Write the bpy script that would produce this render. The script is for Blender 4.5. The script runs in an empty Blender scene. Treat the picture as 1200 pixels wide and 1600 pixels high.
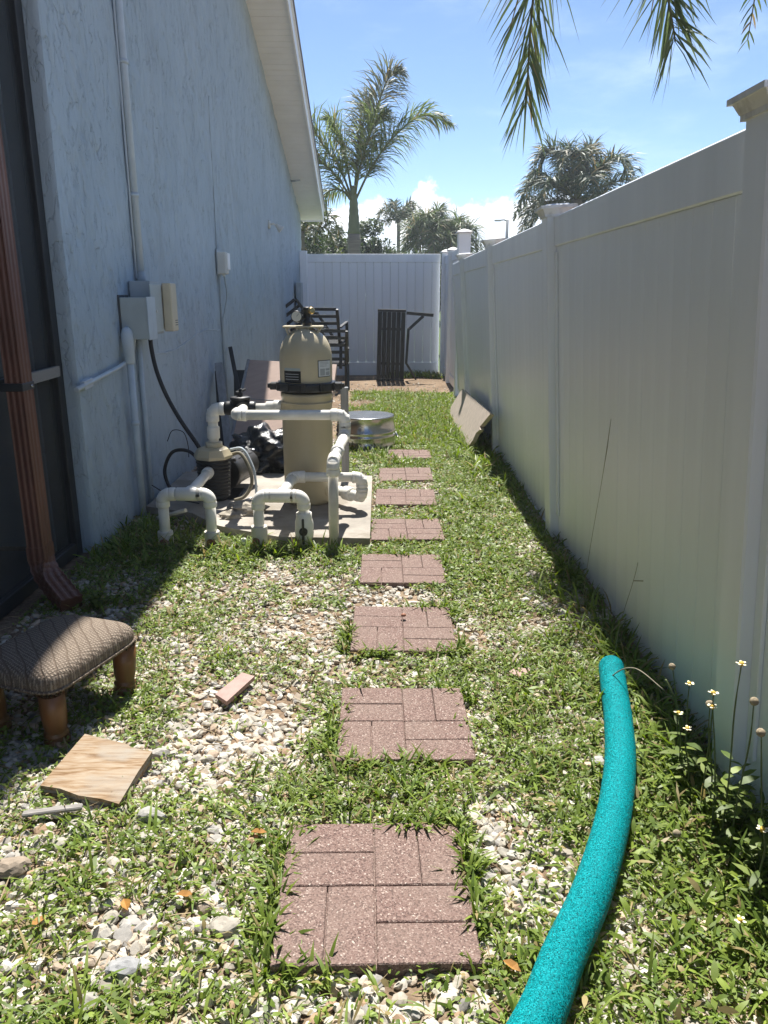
import bpy, bmesh, math, random
import numpy as np
from mathutils import Vector, Matrix, Euler
R = math.radians
random.seed(7); rng = np.random.default_rng(11)
scene = bpy.context.scene
COL = scene.collection

# ------------------------------------------------------------------ camera
cam_d = bpy.data.cameras.new('camera'); cam = bpy.data.objects.new('camera', cam_d); COL.objects.link(cam)
cam.location = (0, 0, 1.39); cam.rotation_euler = (R(90 - 15.73), 0, 0)
cam_d.sensor_fit = 'VERTICAL'; cam_d.sensor_height = 36.0; cam_d.lens = 27.0
cam_d.clip_start = 0.05; cam_d.clip_end = 3000
scene.camera = cam

# ------------------------------------------------------------------ sky, sun, exposure
SUN_EL, SUN_AZ = 61.0, 0.6
world = bpy.data.worlds.new('World'); scene.world = world; world.use_nodes = True
wn, wl = world.node_tree.nodes, world.node_tree.links
wn.clear()
wout = wn.new('ShaderNodeOutputWorld'); bg = wn.new('ShaderNodeBackground'); bg.inputs['Strength'].default_value = 0.077
sky = wn.new('ShaderNodeTexSky'); sky.sky_type = 'NISHITA'; sky.sun_disc = False
sky.sun_elevation = R(SUN_EL); sky.sun_rotation = R(SUN_AZ)
sky.altitude = 0; sky.air_density = 0.7; sky.dust_density = 0.1; sky.ozone_density = 3.0
def wmath(op, a, b=None, c=None):
    n = wn.new('ShaderNodeMath'); n.operation = op
    for i, v in enumerate((a, b, c)):
        if v is None: continue
        if isinstance(v, (int, float)): n.inputs[i].default_value = v
        else: wl.new(v, n.inputs[i])
    return n.outputs[0]
def wsmooth(v, a, b):
    n = wn.new('ShaderNodeMapRange'); n.interpolation_type = 'SMOOTHSTEP'
    wl.new(v, n.inputs[0]); n.inputs[1].default_value = a; n.inputs[2].default_value = b
    return n.outputs[0]
tc = wn.new('ShaderNodeTexCoord'); sep = wn.new('ShaderNodeSeparateXYZ'); wl.new(tc.outputs['Generated'], sep.inputs[0])
az = wmath('ARCTAN2', sep.outputs[0], sep.outputs[1]); el = wmath('ARCSINE', sep.outputs[2])
def wnoise(scale, detail, rough=0.55, vec=None):
    n = wn.new('ShaderNodeTexNoise'); n.inputs['Scale'].default_value = scale; n.inputs['Detail'].default_value = detail
    n.inputs['Roughness'].default_value = rough
    wl.new(vec if vec else tc.outputs['Generated'], n.inputs['Vector']); return n.outputs['Fac']
# cumulus bank low over the horizon: its top edge wanders with direction, billows break it up
comb = wn.new('ShaderNodeCombineXYZ'); wl.new(az, comb.inputs[0])
top = wmath('MULTIPLY_ADD', wnoise(5.0, 3, 0.6, comb.outputs[0]), 0.07, 0.074)
d = wmath('SUBTRACT', az, 0.047); g = wmath('EXPONENT', wmath('MULTIPLY', wmath('MULTIPLY', d, d), -1 / (2 * 0.017 ** 2)))
d2 = wmath('SUBTRACT', az, 0.16); g2 = wmath('EXPONENT', wmath('MULTIPLY', wmath('MULTIPLY', d2, d2), -1 / (2 * 0.05 ** 2)))
top = wmath('ADD', top, wmath('MULTIPLY', g, 0.034)); top = wmath('ADD', top, wmath('MULTIPLY', g2, 0.012))
bil = wmath('SUBTRACT', wnoise(24, 6, 0.6), 0.5)
cov = wsmooth(wmath('ADD', wmath('SUBTRACT', top, el), wmath('MULTIPLY', bil, 0.075)), 0.0, 0.011)
# thin cirrus veil
mp = wn.new('ShaderNodeMapping'); mp.inputs['Scale'].default_value = (2.0, 2.0, 7.0); mp.inputs['Rotation'].default_value = (0, R(-28), 0)
wl.new(tc.outputs['Generated'], mp.inputs[0])
cir = wsmooth(wnoise(2.3, 7, 0.6, mp.outputs[0]), 0.50, 0.80)
cir = wmath('MULTIPLY', cir, 0.22)
ccol = wn.new('ShaderNodeMix'); ccol.data_type = 'RGBA'
ccol.inputs[6].default_value = (6.6, 7.4, 8.6, 1); ccol.inputs[7].default_value = (9.6, 9.8, 10.0, 1)
wl.new(wsmooth(wnoise(34, 5, 0.6), 0.35, 0.62), ccol.inputs[0])
m1 = wn.new('ShaderNodeMix'); m1.data_type = 'RGBA'; wl.new(cir, m1.inputs[0]); wl.new(sky.outputs[0], m1.inputs[6]); m1.inputs[7].default_value = (7.5, 8.4, 9.4, 1)
m2 = wn.new('ShaderNodeMix'); m2.data_type = 'RGBA'; wl.new(wmath('MULTIPLY', cov, 0.93), m2.inputs[0]); wl.new(m1.outputs[2], m2.inputs[6]); wl.new(ccol.outputs[2], m2.inputs[7])
wl.new(m2.outputs[2], bg.inputs[0]); wl.new(bg.outputs[0], wout.inputs[0])

sun_d = bpy.data.lights.new('sun', 'SUN'); sun_d.energy = 4.5; sun_d.angle = R(0.53); sun_d.color = (1.0, 0.965, 0.90)
sun = bpy.data.objects.new('sun', sun_d); COL.objects.link(sun); sun.location = (0, 20, 30)
sun.rotation_euler = (-R(90 - SUN_EL), 0, -R(SUN_AZ))
scene.view_settings.view_transform = 'Standard'; scene.view_settings.look = 'None'
scene.view_settings.gamma = 1; scene.view_settings.use_curve_mapping = False
scene.view_settings.exposure = 1.24
scene.cycles.use_denoising = True
scene.cycles.max_bounces = 10; scene.cycles.diffuse_bounces = 8; scene.cycles.transparent_max_bounces = 12

# ------------------------------------------------------------------ materials
def mat(name, col, rough=0.6, var=0.0, vscale=6.0, vstretch=(1, 1, 1), col2=None, bump=0.0, bscale=60.0, bstretch=(1, 1, 1),
        metal=0.0, spec=0.5, transl=0.0, vcol=False, bdist=0.01, detail=5, ramp=(0.35, 0.65), objrand=0.0, spots=None):
    m = bpy.data.materials.new(name); m.use_nodes = True
    N, L = m.node_tree.nodes, m.node_tree.links
    p = N['Principled BSDF']; p.inputs['Roughness'].default_value = rough; p.inputs['Metallic'].default_value = metal
    p.inputs['Specular IOR Level'].default_value = spec
    tc = N.new('ShaderNodeTexCoord')
    def noise(sc, st, det=detail):
        mp = N.new('ShaderNodeMapping'); mp.inputs['Scale'].default_value = st; L.new(tc.outputs['Object'], mp.inputs[0])
        n = N.new('ShaderNodeTexNoise'); n.inputs['Scale'].default_value = sc; n.inputs['Detail'].default_value = det
        n.inputs['Roughness'].default_value = 0.6
        L.new(mp.outputs[0], n.inputs['Vector']); return n.outputs['Fac']
    c = None
    if vcol:
        a = N.new('ShaderNodeAttribute'); a.attribute_name = 'Col'; c = a.outputs['Color']
    if var > 0 or col2:
        mr = N.new('ShaderNodeMapRange'); mr.inputs[1].default_value = ramp[0]; mr.inputs[2].default_value = ramp[1]
        L.new(noise(vscale, vstretch), mr.inputs[0])
        mx = N.new('ShaderNodeMix'); mx.data_type = 'RGBA'; L.new(mr.outputs[0], mx.inputs[0])
        if vcol:
            mx.blend_type = 'MULTIPLY'; L.new(c, mx.inputs[6]); k = 1 - var; mx.inputs[7].default_value = (k, k, k, 1)
        else:
            c2 = col2 if col2 else tuple(v * (1 - var) for v in col)
            mx.inputs[6].default_value = (*col, 1); mx.inputs[7].default_value = (*c2, 1)
        c = mx.outputs[2]
    if spots:       # (scale, threshold, colour): wear with a shape of its own
        v = N.new('ShaderNodeMapRange'); v.inputs[1].default_value = spots[1]; v.inputs[2].default_value = spots[1] + 0.08
        L.new(noise(spots[0], (1, 1, 1), 8), v.inputs[0])
        mx = N.new('ShaderNodeMix'); mx.data_type = 'RGBA'; L.new(v.outputs[0], mx.inputs[0])
        if c: L.new(c, mx.inputs[6])
        else: mx.inputs[6].default_value = (*col, 1)
        mx.inputs[7].default_value = (*spots[2], 1); c = mx.outputs[2]
    if objrand:
        oi = N.new('ShaderNodeObjectInfo'); mr = N.new('ShaderNodeMapRange'); L.new(oi.outputs['Random'], mr.inputs[0])
        mr.inputs[3].default_value = 1 - objrand; mr.inputs[4].default_value = 1 + objrand
        h = N.new('ShaderNodeHueSaturation'); L.new(mr.outputs[0], h.inputs['Value'])
        if c: L.new(c, h.inputs['Color'])
        else: h.inputs['Color'].default_value = (*col, 1)
        c = h.outputs[0]
    if c: L.new(c, p.inputs['Base Color'])
    else: p.inputs['Base Color'].default_value = (*col, 1)
    if bump > 0:
        b = N.new('ShaderNodeBump'); b.inputs['Strength'].default_value = bump; b.inputs['Distance'].default_value = bdist
        L.new(noise(bscale, bstretch), b.inputs['Height']); L.new(b.outputs[0], p.inputs['Normal'])
    if transl > 0:
        t = N.new('ShaderNodeBsdfTranslucent'); ms = N.new('ShaderNodeMixShader'); ms.inputs[0].default_value = transl
        if c:
            h = N.new('ShaderNodeHueSaturation'); h.inputs['Saturation'].default_value = 1.15; h.inputs['Value'].default_value = 1.35; L.new(c, h.inputs['Color']); L.new(h.outputs[0], t.inputs[0])
        else: t.inputs[0].default_value = (*col, 1)
        L.new(p.outputs[0], ms.inputs[1]); L.new(t.outputs[0], ms.inputs[2]); L.new(ms.outputs[0], N['Material Output'].inputs[0])
    return m

M = {}
M['stone'] = mat('limestone', (.5, .5, .5), .85, var=.25, vscale=40, vcol=True, bump=.35, bscale=90, bdist=.004)
M['leaf'] = mat('weed_leaf', (.1, .2, .03), .5, vcol=True, transl=.3, spec=.35)
M['frond'] = mat('palm_leaflet', (.1, .15, .05), .5, vcol=True, transl=.32, spec=.3)
M['crown'] = mat('tree_leaf', (.1, .15, .05), .5, vcol=True, transl=.25, spec=.4)
M['vinyl'] = mat('white_vinyl', (.85, .885, .93), .36, var=.10, vscale=5, vstretch=(1, 1, .12), bump=.03, bscale=9, bdist=.004, objrand=.02)
M['vinyl_cap'] = mat('weathered_cap', (.74, .74, .72), .5, var=.3, vscale=14, col2=(.42, .40, .37), ramp=(.48, .74))
M['trim'] = mat('white_trim', (.86, .87, .87), .45, var=.06, vscale=4)
M['rib'] = mat('roof_shingle', (.18, .17, .16), .9, var=.4, vscale=30, bump=.3)
M['screen_post'] = mat('bronze_frame', (.025, .028, .032), .5, var=.3, vscale=8)
M['bronze'] = mat('brown_downspout_paint', (.17, .072, .048), .5, var=.35, vscale=7, vstretch=(1, 1, .4), spots=(26, .69, (.36, .24, .19)))
M['pvc'] = mat('white_pvc', (.80, .78, .72), .4, var=.16, vscale=7, ramp=(.45, .75), spots=(11, .71, (.5, .42, .3)))
M['pvc_grey'] = mat('aged_pvc', (.66, .63, .55), .5, var=.2, vscale=9, spots=(9, .66, (.3, .17, .1)))
M['rust'] = mat('rusty_coupling', (.32, .13, .07), .7, var=.4, vscale=18)
M['tank'] = mat('tan_tank', (.45, .39, .26), .42, var=.10, vscale=3, vstretch=(1, 1, .35), spots=(7, .69, (.40, .33, .2)), bump=.03, bscale=120)
M['tank_top'] = mat('tan_plastic', (.56, .48, .32), .4, var=.1, vscale=5)
M['black'] = mat('black_plastic', (.018, .018, .019), .45, var=.4, vscale=14)
M['rubber'] = mat('black_rubber', (.022, .022, .024), .6, var=.3, vscale=10)
M['black_metal'] = mat('black_metal', (.016, .017, .019), .42, var=.3, vscale=12, spec=.6)
M['conduit'] = mat('painted_conduit', (.50, .57, .62), .5, var=.12, vscale=9)
M['greybox'] = mat('grey_enamel_box', (.42, .47, .47), .45, var=.1, vscale=7, spots=(22, .72, (.25, .2, .16)))
M['greybox2'] = mat('dull_grey_box', (.36, .41, .44), .5, var=.15, vscale=7)
M['beige'] = mat('beige_cover', (.62, .55, .40), .5, var=.1, vscale=6)
M['cream'] = mat('cream_plastic', (.62, .62, .58), .5, var=.1, vscale=8)
M['galv'] = mat('galvanized_steel', (.56, .57, .58), .24, metal=1.0, var=.3, vscale=9, ramp=(.3, .7), bump=.05, bscale=14)
M['glass'] = mat('dial_face', (.72, .68, .55), .3)
M['brass'] = mat('brass', (.5, .36, .15), .35, metal=1)
M['tan_panel'] = mat('tan_hardboard', (.50, .36, .29), .55, var=.13, vscale=4, vstretch=(1, 6, 1), spots=(9, .72, (.3, .2, .15)))
M['grey_panel'] = mat('grey_plank', (.30, .31, .32), .7, var=.3, vscale=5, vstretch=(5, 5, .6))
M['fence_board'] = mat('particle_board', (.50, .42, .35), .85, var=.2, vscale=18, bump=.25, bscale=130, bdist=.003)
M['bag'] = mat('black_polythene', (.010, .010, .011), .22, bump=.5, bscale=13, bdist=.05, spec=.7)
M['concrete'] = mat('concrete', (.38, .34, .29), .9, var=.38, vscale=4, bump=.25, bscale=70, bdist=.004, spots=(3.2, .56, (.22, .19, .15)))
M['rubble'] = mat('rubble', (.42, .37, .30), .95, var=.4, vscale=22, bump=.6, bscale=40, bdist=.01)
M['oak'] = mat('stained_wood_leg', (.22, .095, .032), .4, var=.5, vscale=12, vstretch=(1, 1, .16))
M['nail'] = mat('dark_nail', (.05, .035, .02), .35, metal=.8)
M['tile'] = mat('pink_tile', (.36, .225, .19), .7, var=.2, vscale=30)
M['stick'] = mat('weathered_stick', (.30, .28, .26), .9, var=.4, vscale=20, vstretch=(1, 8, 8))
M['dryleaf'] = mat('dry_leaf', (.48, .24, .06), .7, var=.4, vscale=30, transl=.2)
M['trunk'] = mat('palm_trunk', (.24, .21, .18), .9, var=.35, vscale=5, vstretch=(.6, .6, 9), bump=.4, bscale=14, bstretch=(.5, .5, 5), bdist=.03)
M['shaft'] = mat('palm_crownshaft', (.16, .18, .10), .6, var=.3, vscale=6, vstretch=(1, 1, .3))
M['bark'] = mat('tree_bark', (.10, .08, .06), .95, var=.4, vscale=14, bump=.5, bscale=30)
M['stem'] = mat('weed_stem', (.10, .13, .045), .6, var=.3, vscale=20)
M['dry'] = mat('dry_stalk', (.27, .24, .17), .8, var=.3, vscale=20)
M['petal'] = mat('cream_petal', (.78, .73, .50), .6)
M['disc'] = mat('yellow_floret', (.55, .36, .04), .7)
M['seed'] = mat('seed_head', (.33, .27, .18), .9, var=.4, vscale=90)
M['floor'] = mat('porch_floor', (.14, .13, .12), .8, var=.2)
M['inner'] = mat('porch_wall', (.30, .33, .35), .8, var=.1)
M['pole'] = mat('grey_pole', (.25, .26, .27), .5)
M['sticker'] = mat('white_sticker', (.66, .68, .70), .5, var=.08, vscale=40)
M['ink'] = mat('dark_print', (.07, .075, .08), .5)
M['ink2'] = mat('grey_print', (.34, .36, .38), .6)

def special_ground():
    m = bpy.data.materials.new('soil'); m.use_nodes = True; N, L = m.node_tree.nodes, m.node_tree.links; p = N['Principled BSDF']
    p.inputs['Roughness'].default_value = .95; p.inputs['Specular IOR Level'].default_value = .15
    tc = N.new('ShaderNodeTexCoord')
    def nz(s, d=6):
        n = N.new('ShaderNodeTexNoise'); n.inputs['Scale'].default_value = s; n.inputs['Detail'].default_value = d; L.new(tc.outputs['Object'], n.inputs['Vector']); return n.outputs['Fac']
    r = N.new('ShaderNodeValToRGB'); e = r.color_ramp.elements
    e[0].position = .3; e[0].color = (.075, .05, .03, 1); e[1].position = .7; e[1].color = (.32, .24, .165, 1)
    k = e.new(.5); k.color = (.19, .135, .09, 1)
    mx = N.new('ShaderNodeMix'); mx.inputs[0].default_value = .5
    L.new(nz(2.3), mx.inputs[2]); L.new(nz(45), mx.inputs[3]); L.new(mx.outputs[0], r.inputs[0])
    # beyond the fences: lawn
    sp = N.new('ShaderNodeSeparateXYZ'); L.new(tc.outputs['Object'], sp.inputs[0])
    mr = N.new('ShaderNodeMapRange'); mr.inputs[1].default_value = 14.3; mr.inputs[2].default_value = 15.2; L.new(sp.outputs[1], mr.inputs[0])
    gm = N.new('ShaderNodeMix'); gm.data_type = 'RGBA'; L.new(mr.outputs[0], gm.inputs[0]); L.new(r.outputs[0], gm.inputs[6]); gm.inputs[7].default_value = (.07, .11, .03, 1)
    L.new(gm.outputs[2], p.inputs['Base Color'])
    b = N.new('ShaderNodeBump'); b.inputs['Strength'].default_value = .6; b.inputs['Distance'].default_value = .02; L.new(nz(60), b.inputs['Height']); L.new(b.outputs[0], p.inputs['Normal'])
    return m
M['soil'] = special_ground()

def special_stucco():
    m = bpy.data.materials.new('knockdown_stucco'); m.use_nodes = True; N, L = m.node_tree.nodes, m.node_tree.links; p = N['Principled BSDF']
    p.inputs['Roughness'].default_value = .75; p.inputs['Specular IOR Level'].default_value = .25
    tc = N.new('ShaderNodeTexCoord')
    def nz(s, st, d=4, rough=.55, dist=0.0):
        mp = N.new('ShaderNodeMapping'); mp.inputs['Scale'].default_value = st; mp.inputs['Rotation'].default_value = (R(14), 0, 0); L.new(tc.outputs['Object'], mp.inputs[0])
        n = N.new('ShaderNodeTexNoise'); n.inputs['Scale'].default_value = s; n.inputs['Detail'].default_value = d; n.inputs['Roughness'].default_value = rough; n.inputs['Distortion'].default_value = dist
        L.new(mp.outputs[0], n.inputs['Vector']); return n.outputs['Fac']
    def mth(op, a, b=0.0, c=None):
        n = N.new('ShaderNodeMath'); n.operation = op
        for i, v in enumerate((a, b, c)):
            if v is None: continue
            if isinstance(v, (int, float)): n.inputs[i].default_value = v
            else: L.new(v, n.inputs[i])
        return n.outputs[0]
    def rng_(v, a, b):
        n = N.new('ShaderNodeMapRange'); n.interpolation_type = 'SMOOTHSTEP'; L.new(v, n.inputs[0]); n.inputs[1].default_value = a; n.inputs[2].default_value = b; return n.outputs[0]
    # trowelled skips: thin crevices where a stretched noise crosses its middle value, in patches
    a = nz(15, (1, 1, .42), 4, .55, .3)
    line = mth('SUBTRACT', 1.0, rng_(mth('ABSOLUTE', mth('SUBTRACT', a, .5)), 0.0, .026))
    patch = rng_(nz(6.5, (1, 1, .6), 3), .38, .60)
    crev = mth('MULTIPLY', line, mth('MULTIPLY_ADD', patch, .95, .05))
    plate = rng_(nz(15, (1, 1, .42), 3, .5, .3), .46, .56)
    h = mth('ADD', mth('MULTIPLY', crev, -1.0), mth('MULTIPLY', nz(85, (1, 1, .7), 4), .45)); h = mth('ADD', h, mth('MULTIPLY', plate, .35))
    b = N.new('ShaderNodeBump'); b.inputs['Strength'].default_value = .75; b.inputs['Distance'].default_value = .008; L.new(h, b.inputs['Height']); L.new(b.outputs[0], p.inputs['Normal'])
    cr = N.new('ShaderNodeValToRGB'); e = cr.color_ramp.elements
    e[0].position = .3; e[0].color = (.365, .44, .495, 1); e[1].position = .72; e[1].color = (.425, .50, .555, 1)
    L.new(nz(1.3, (1, 1, .6), 6), cr.inputs[0])
    dk = N.new('ShaderNodeMix'); dk.data_type = 'RGBA'; at = N.new('ShaderNodeAttribute'); at.attribute_name = 'Col'; L.new(mth('ADD', mth('MULTIPLY', at.outputs['Fac'], .10), mth('MULTIPLY', crev, .12)), dk.inputs[0]); L.new(cr.outputs[0], dk.inputs[6]); dk.inputs[7].default_value = (.20, .24, .27, 1)
    # rain streaks of grime high on the wall
    st = mth('MULTIPLY', rng_(nz(1.6, (1, 1.2, .5), 8, .7), .48, .74), .45)
    d2 = N.new('ShaderNodeMix'); d2.data_type = 'RGBA'; L.new(st, d2.inputs[0]); L.new(dk.outputs[2], d2.inputs[6]); d2.inputs[7].default_value = (.27, .30, .32, 1)
    L.new(d2.outputs[2], p.inputs['Base Color'])
    return m
M['stucco'] = special_stucco()

def special_paver():
    m = bpy.data.materials.new('rubber_chip_paver'); m.use_nodes = True; N, L = m.node_tree.nodes, m.node_tree.links; p = N['Principled BSDF']
    p.inputs['Roughness'].default_value = .85; p.inputs['Specular IOR Level'].default_value = .25
    tc = N.new('ShaderNodeTexCoord')
    v = N.new('ShaderNodeTexVoronoi'); v.inputs['Scale'].default_value = 300; oi = N.new('ShaderNodeObjectInfo'); av = N.new('ShaderNodeVectorMath'); av.operation = 'ADD'; L.new(tc.outputs['Object'], av.inputs[0]); L.new(oi.outputs['Random'], av.inputs[1]); L.new(av.outputs[0], v.inputs['Vector'])
    r = N.new('ShaderNodeValToRGB'); r.color_ramp.interpolation = 'CONSTANT'; e = r.color_ramp.elements
    e[0].position = 0; e[0].color = (.095, .06, .052, 1); e[1].position = .22; e[1].color = (.165, .104, .088, 1)
    for pos, c in ((.5, (.19, .125, .107)), (.74, (.225, .157, .135)), (.92, (.33, .25, .215)), (.985, (.47, .40, .35))):
        q = e.new(pos); q.color = (*c, 1)
    s = N.new('ShaderNodeSeparateColor'); L.new(v.outputs['Color'], s.inputs[0]); L.new(s.outputs[0], r.inputs[0])
    n = N.new('ShaderNodeTexNoise'); n.inputs['Scale'].default_value = 5; n.inputs['Detail'].default_value = 6; L.new(av.outputs[0], n.inputs['Vector'])
    mr = N.new('ShaderNodeMapRange'); mr.inputs[1].default_value = .35; mr.inputs[2].default_value = .7; L.new(n.outputs[0], mr.inputs[0])
    mm = N.new('ShaderNodeMath'); mm.operation = 'MULTIPLY'; L.new(mr.outputs[0], mm.inputs[0]); mm.inputs[1].default_value = .45
    mx = N.new('ShaderNodeMix'); mx.data_type = 'RGBA'; L.new(mm.outputs[0], mx.inputs[0]); L.new(r.outputs[0], mx.inputs[6]); mx.inputs[7].default_value = (.215, .163, .135, 1)
    L.new(mx.outputs[2], p.inputs['Base Color'])
    b = N.new('ShaderNodeBump'); b.inputs['Strength'].default_value = .5; b.inputs['Distance'].default_value = .003; L.new(v.outputs['Distance'], b.inputs['Height']); L.new(b.outputs[0], p.inputs['Normal'])
    return m
M['paver'] = special_paver()

def special_noodle():
    m = bpy.data.materials.new('glitter_foam'); m.use_nodes = True; N, L = m.node_tree.nodes, m.node_tree.links; p = N['Principled BSDF']
    tc = N.new('ShaderNodeTexCoord')
    v = N.new('ShaderNodeTexVoronoi'); v.inputs['Scale'].default_value = 520; L.new(tc.outputs['Object'], v.inputs['Vector'])
    s = N.new('ShaderNodeSeparateColor'); L.new(v.outputs['Color'], s.inputs[0])
    r = N.new('ShaderNodeValToRGB'); e = r.color_ramp.elements
    e[0].position = 0; e[0].color = (0.0, .125, .14, 1); e[1].position = 1; e[1].color = (.012, .34, .37, 1)
    k = e.new(.6); k.color = (.0005, .20, .225, 1)
    L.new(s.outputs[0], r.inputs[0]); L.new(r.outputs[0], p.inputs['Base Color'])
    g = N.new('ShaderNodeMath'); g.operation = 'GREATER_THAN'; g.inputs[1].default_value = .93; p.inputs['Specular IOR Level'].default_value = .06; L.new(s.outputs[1], g.inputs[0])
    mr = N.new('ShaderNodeMapRange'); mr.inputs[3].default_value = .6; mr.inputs[4].default_value = .18; L.new(g.outputs[0], mr.inputs[0]); L.new(mr.outputs[0], p.inputs['Roughness'])
    mt = N.new('ShaderNodeMath'); mt.operation = 'MULTIPLY'; mt.inputs[1].default_value = .8; L.new(g.outputs[0], mt.inputs[0]); L.new(mt.outputs[0], p.inputs['Metallic'])
    # each flake lies at its own tilt
    gm = N.new('ShaderNodeNewGeometry'); vm = N.new('ShaderNodeVectorMath'); vm.operation = 'SUBTRACT'; L.new(v.outputs['Color'], vm.inputs[0]); vm.inputs[1].default_value = (.5, .5, .5)
    vs = N.new('ShaderNodeVectorMath'); vs.operation = 'SCALE'; vs.inputs['Scale'].default_value = .85; L.new(vm.outputs[0], vs.inputs[0])
    va = N.new('ShaderNodeVectorMath'); va.operation = 'ADD'; L.new(gm.outputs['Normal'], va.inputs[0]); L.new(vs.outputs[0], va.inputs[1])
    vn = N.new('ShaderNodeVectorMath'); vn.operation = 'NORMALIZE'; L.new(va.outputs[0], vn.inputs[0]); L.new(vn.outputs[0], p.inputs['Normal'])
    return m
M['noodle'] = special_noodle()

def special_screen():
    m = bpy.data.materials.new('insect_screen'); m.use_nodes = True; N, L = m.node_tree.nodes, m.node_tree.links; p = N['Principled BSDF']
    p.inputs['Base Color'].default_value = (.035, .04, .045, 1); p.inputs['Roughness'].default_value = .6
    t = N.new('ShaderNodeBsdfTransparent'); t.inputs[0].default_value = (1, 1, 1, 1)
    ms = N.new('ShaderNodeMixShader'); ms.inputs[0].default_value = .42
    L.new(p.outputs[0], ms.inputs[1]); L.new(t.outputs[0], ms.inputs[2]); L.new(ms.outputs[0], N['Material Output'].inputs[0])
    return m
M['screen'] = special_screen()

def special_fabric():
    m = bpy.data.materials.new('woven_upholstery'); m.use_nodes = True; N, L = m.node_tree.nodes, m.node_tree.links; p = N['Principled BSDF']
    p.inputs['Roughness'].default_value = .95; p.inputs['Specular IOR Level'].default_value = .1
    tc = N.new('ShaderNodeTexCoord')
    def wave(rot, sc, dist, dt='SIN'):
        mp = N.new('ShaderNodeMapping'); mp.inputs['Rotation'].default_value = (0, 0, rot); L.new(tc.outputs['Object'], mp.inputs[0])
        w = N.new('ShaderNodeTexWave'); w.inputs['Scale'].default_value = sc; w.inputs['Distortion'].default_value = dist; w.inputs['Detail Scale'].default_value = .6; w.wave_profile = dt
        L.new(mp.outputs[0], w.inputs['Vector']); return w.outputs['Fac']
    big = wave(R(40), 7.5, 4.0); f1 = wave(R(20), 30, 2.5); f2 = wave(R(110), 30, 2.5)
    mu = N.new('ShaderNodeMath'); mu.operation = 'MULTIPLY'; L.new(f1, mu.inputs[0]); L.new(f2, mu.inputs[1])
    rl = N.new('ShaderNodeMapRange'); rl.inputs[1].default_value = .0; rl.inputs[2].default_value = .09; L.new(big, rl.inputs[0])
    n = N.new('ShaderNodeTexNoise'); n.inputs['Scale'].default_value = 260; n.inputs['Detail'].default_value = 3; L.new(tc.outputs['Object'], n.inputs['Vector'])
    mm = N.new('ShaderNodeMath'); mm.operation = 'MULTIPLY_ADD'; L.new(mu.outputs[0], mm.inputs[0]); mm.inputs[1].default_value = .6; L.new(n.outputs[0], mm.inputs[2])
    r = N.new('ShaderNodeValToRGB'); e = r.color_ramp.elements; e[0].position = .35; e[0].color = (.11, .085, .066, 1); e[1].position = .95; e[1].color = (.32, .26, .205, 1)
    L.new(mm.outputs[0], r.inputs[0])
    mx = N.new('ShaderNodeMix'); mx.data_type = 'RGBA'; L.new(rl.outputs[0], mx.inputs[0]); mx.inputs[6].default_value = (.17, .13, .10, 1); L.new(r.outputs[0], mx.inputs[7])
    L.new(mx.outputs[2], p.inputs['Base Color'])
    ad = N.new('ShaderNodeMath'); ad.operation = 'ADD'; L.new(mm.outputs[0], ad.inputs[0]); L.new(rl.outputs[0], ad.inputs[1])
    b = N.new('ShaderNodeBump'); b.inputs['Strength'].default_value = .7; b.inputs['Distance'].default_value = .006; L.new(ad.outputs[0], b.inputs['Height']); L.new(b.outputs[0], p.inputs['Normal'])
    return m
M['fabric'] = special_fabric()

def special_plywood():
    m = bpy.data.materials.new('weathered_plywood'); m.use_nodes = True; N, L = m.node_tree.nodes, m.node_tree.links; p = N['Principled BSDF']
    p.inputs['Roughness'].default_value = .85; p.inputs['Specular IOR Level'].default_value = .2
    tc = N.new('ShaderNodeTexCoord')
    def nz(s, st, d=6, dist=0):
        mp = N.new('ShaderNodeMapping'); mp.inputs['Scale'].default_value = st; mp.inputs['Rotation'].default_value = (0, 0, R(12)); L.new(tc.outputs['Object'], mp.inputs[0])
        n = N.new('ShaderNodeTexNoise'); n.inputs['Scale'].default_value = s; n.inputs['Detail'].default_value = d; n.inputs['Distortion'].default_value = dist; L.new(mp.outputs[0], n.inputs['Vector']); return n.outputs['Fac']
    r = N.new('ShaderNodeValToRGB'); e = r.color_ramp.elements; e[0].position = .34; e[0].color = (.17, .10, .05, 1); e[1].position = .62; e[1].color = (.34, .27, .195, 1)
    q = e.new(.47); q.color = (.28, .195, .12, 1)
    L.new(nz(9, (1.2, 9, 1), 6, .6), r.inputs[0])
    mr = N.new('ShaderNodeMapRange'); mr.inputs[1].default_value = .5; mr.inputs[2].default_value = .75; L.new(nz(9, (1, 1.5, 1)), mr.inputs[0])
    mx = N.new('ShaderNodeMix'); mx.data_type = 'RGBA'; L.new(mr.outputs[0], mx.inputs[0]); L.new(r.outputs[0], mx.inputs[6]); mx.inputs[7].default_value = (.30, .265, .22, 1)
    L.new(mx.outputs[2], p.inputs['Base Color'])
    b = N.new('ShaderNodeBump'); b.inputs['Strength'].default_value = .4; b.inputs['Distance'].default_value = .003; L.new(nz(14, (1.2, 12, 1)), b.inputs['Height']); L.new(b.outputs[0], p.inputs['Normal'])
    return m
M['plywood'] = special_plywood()

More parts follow.
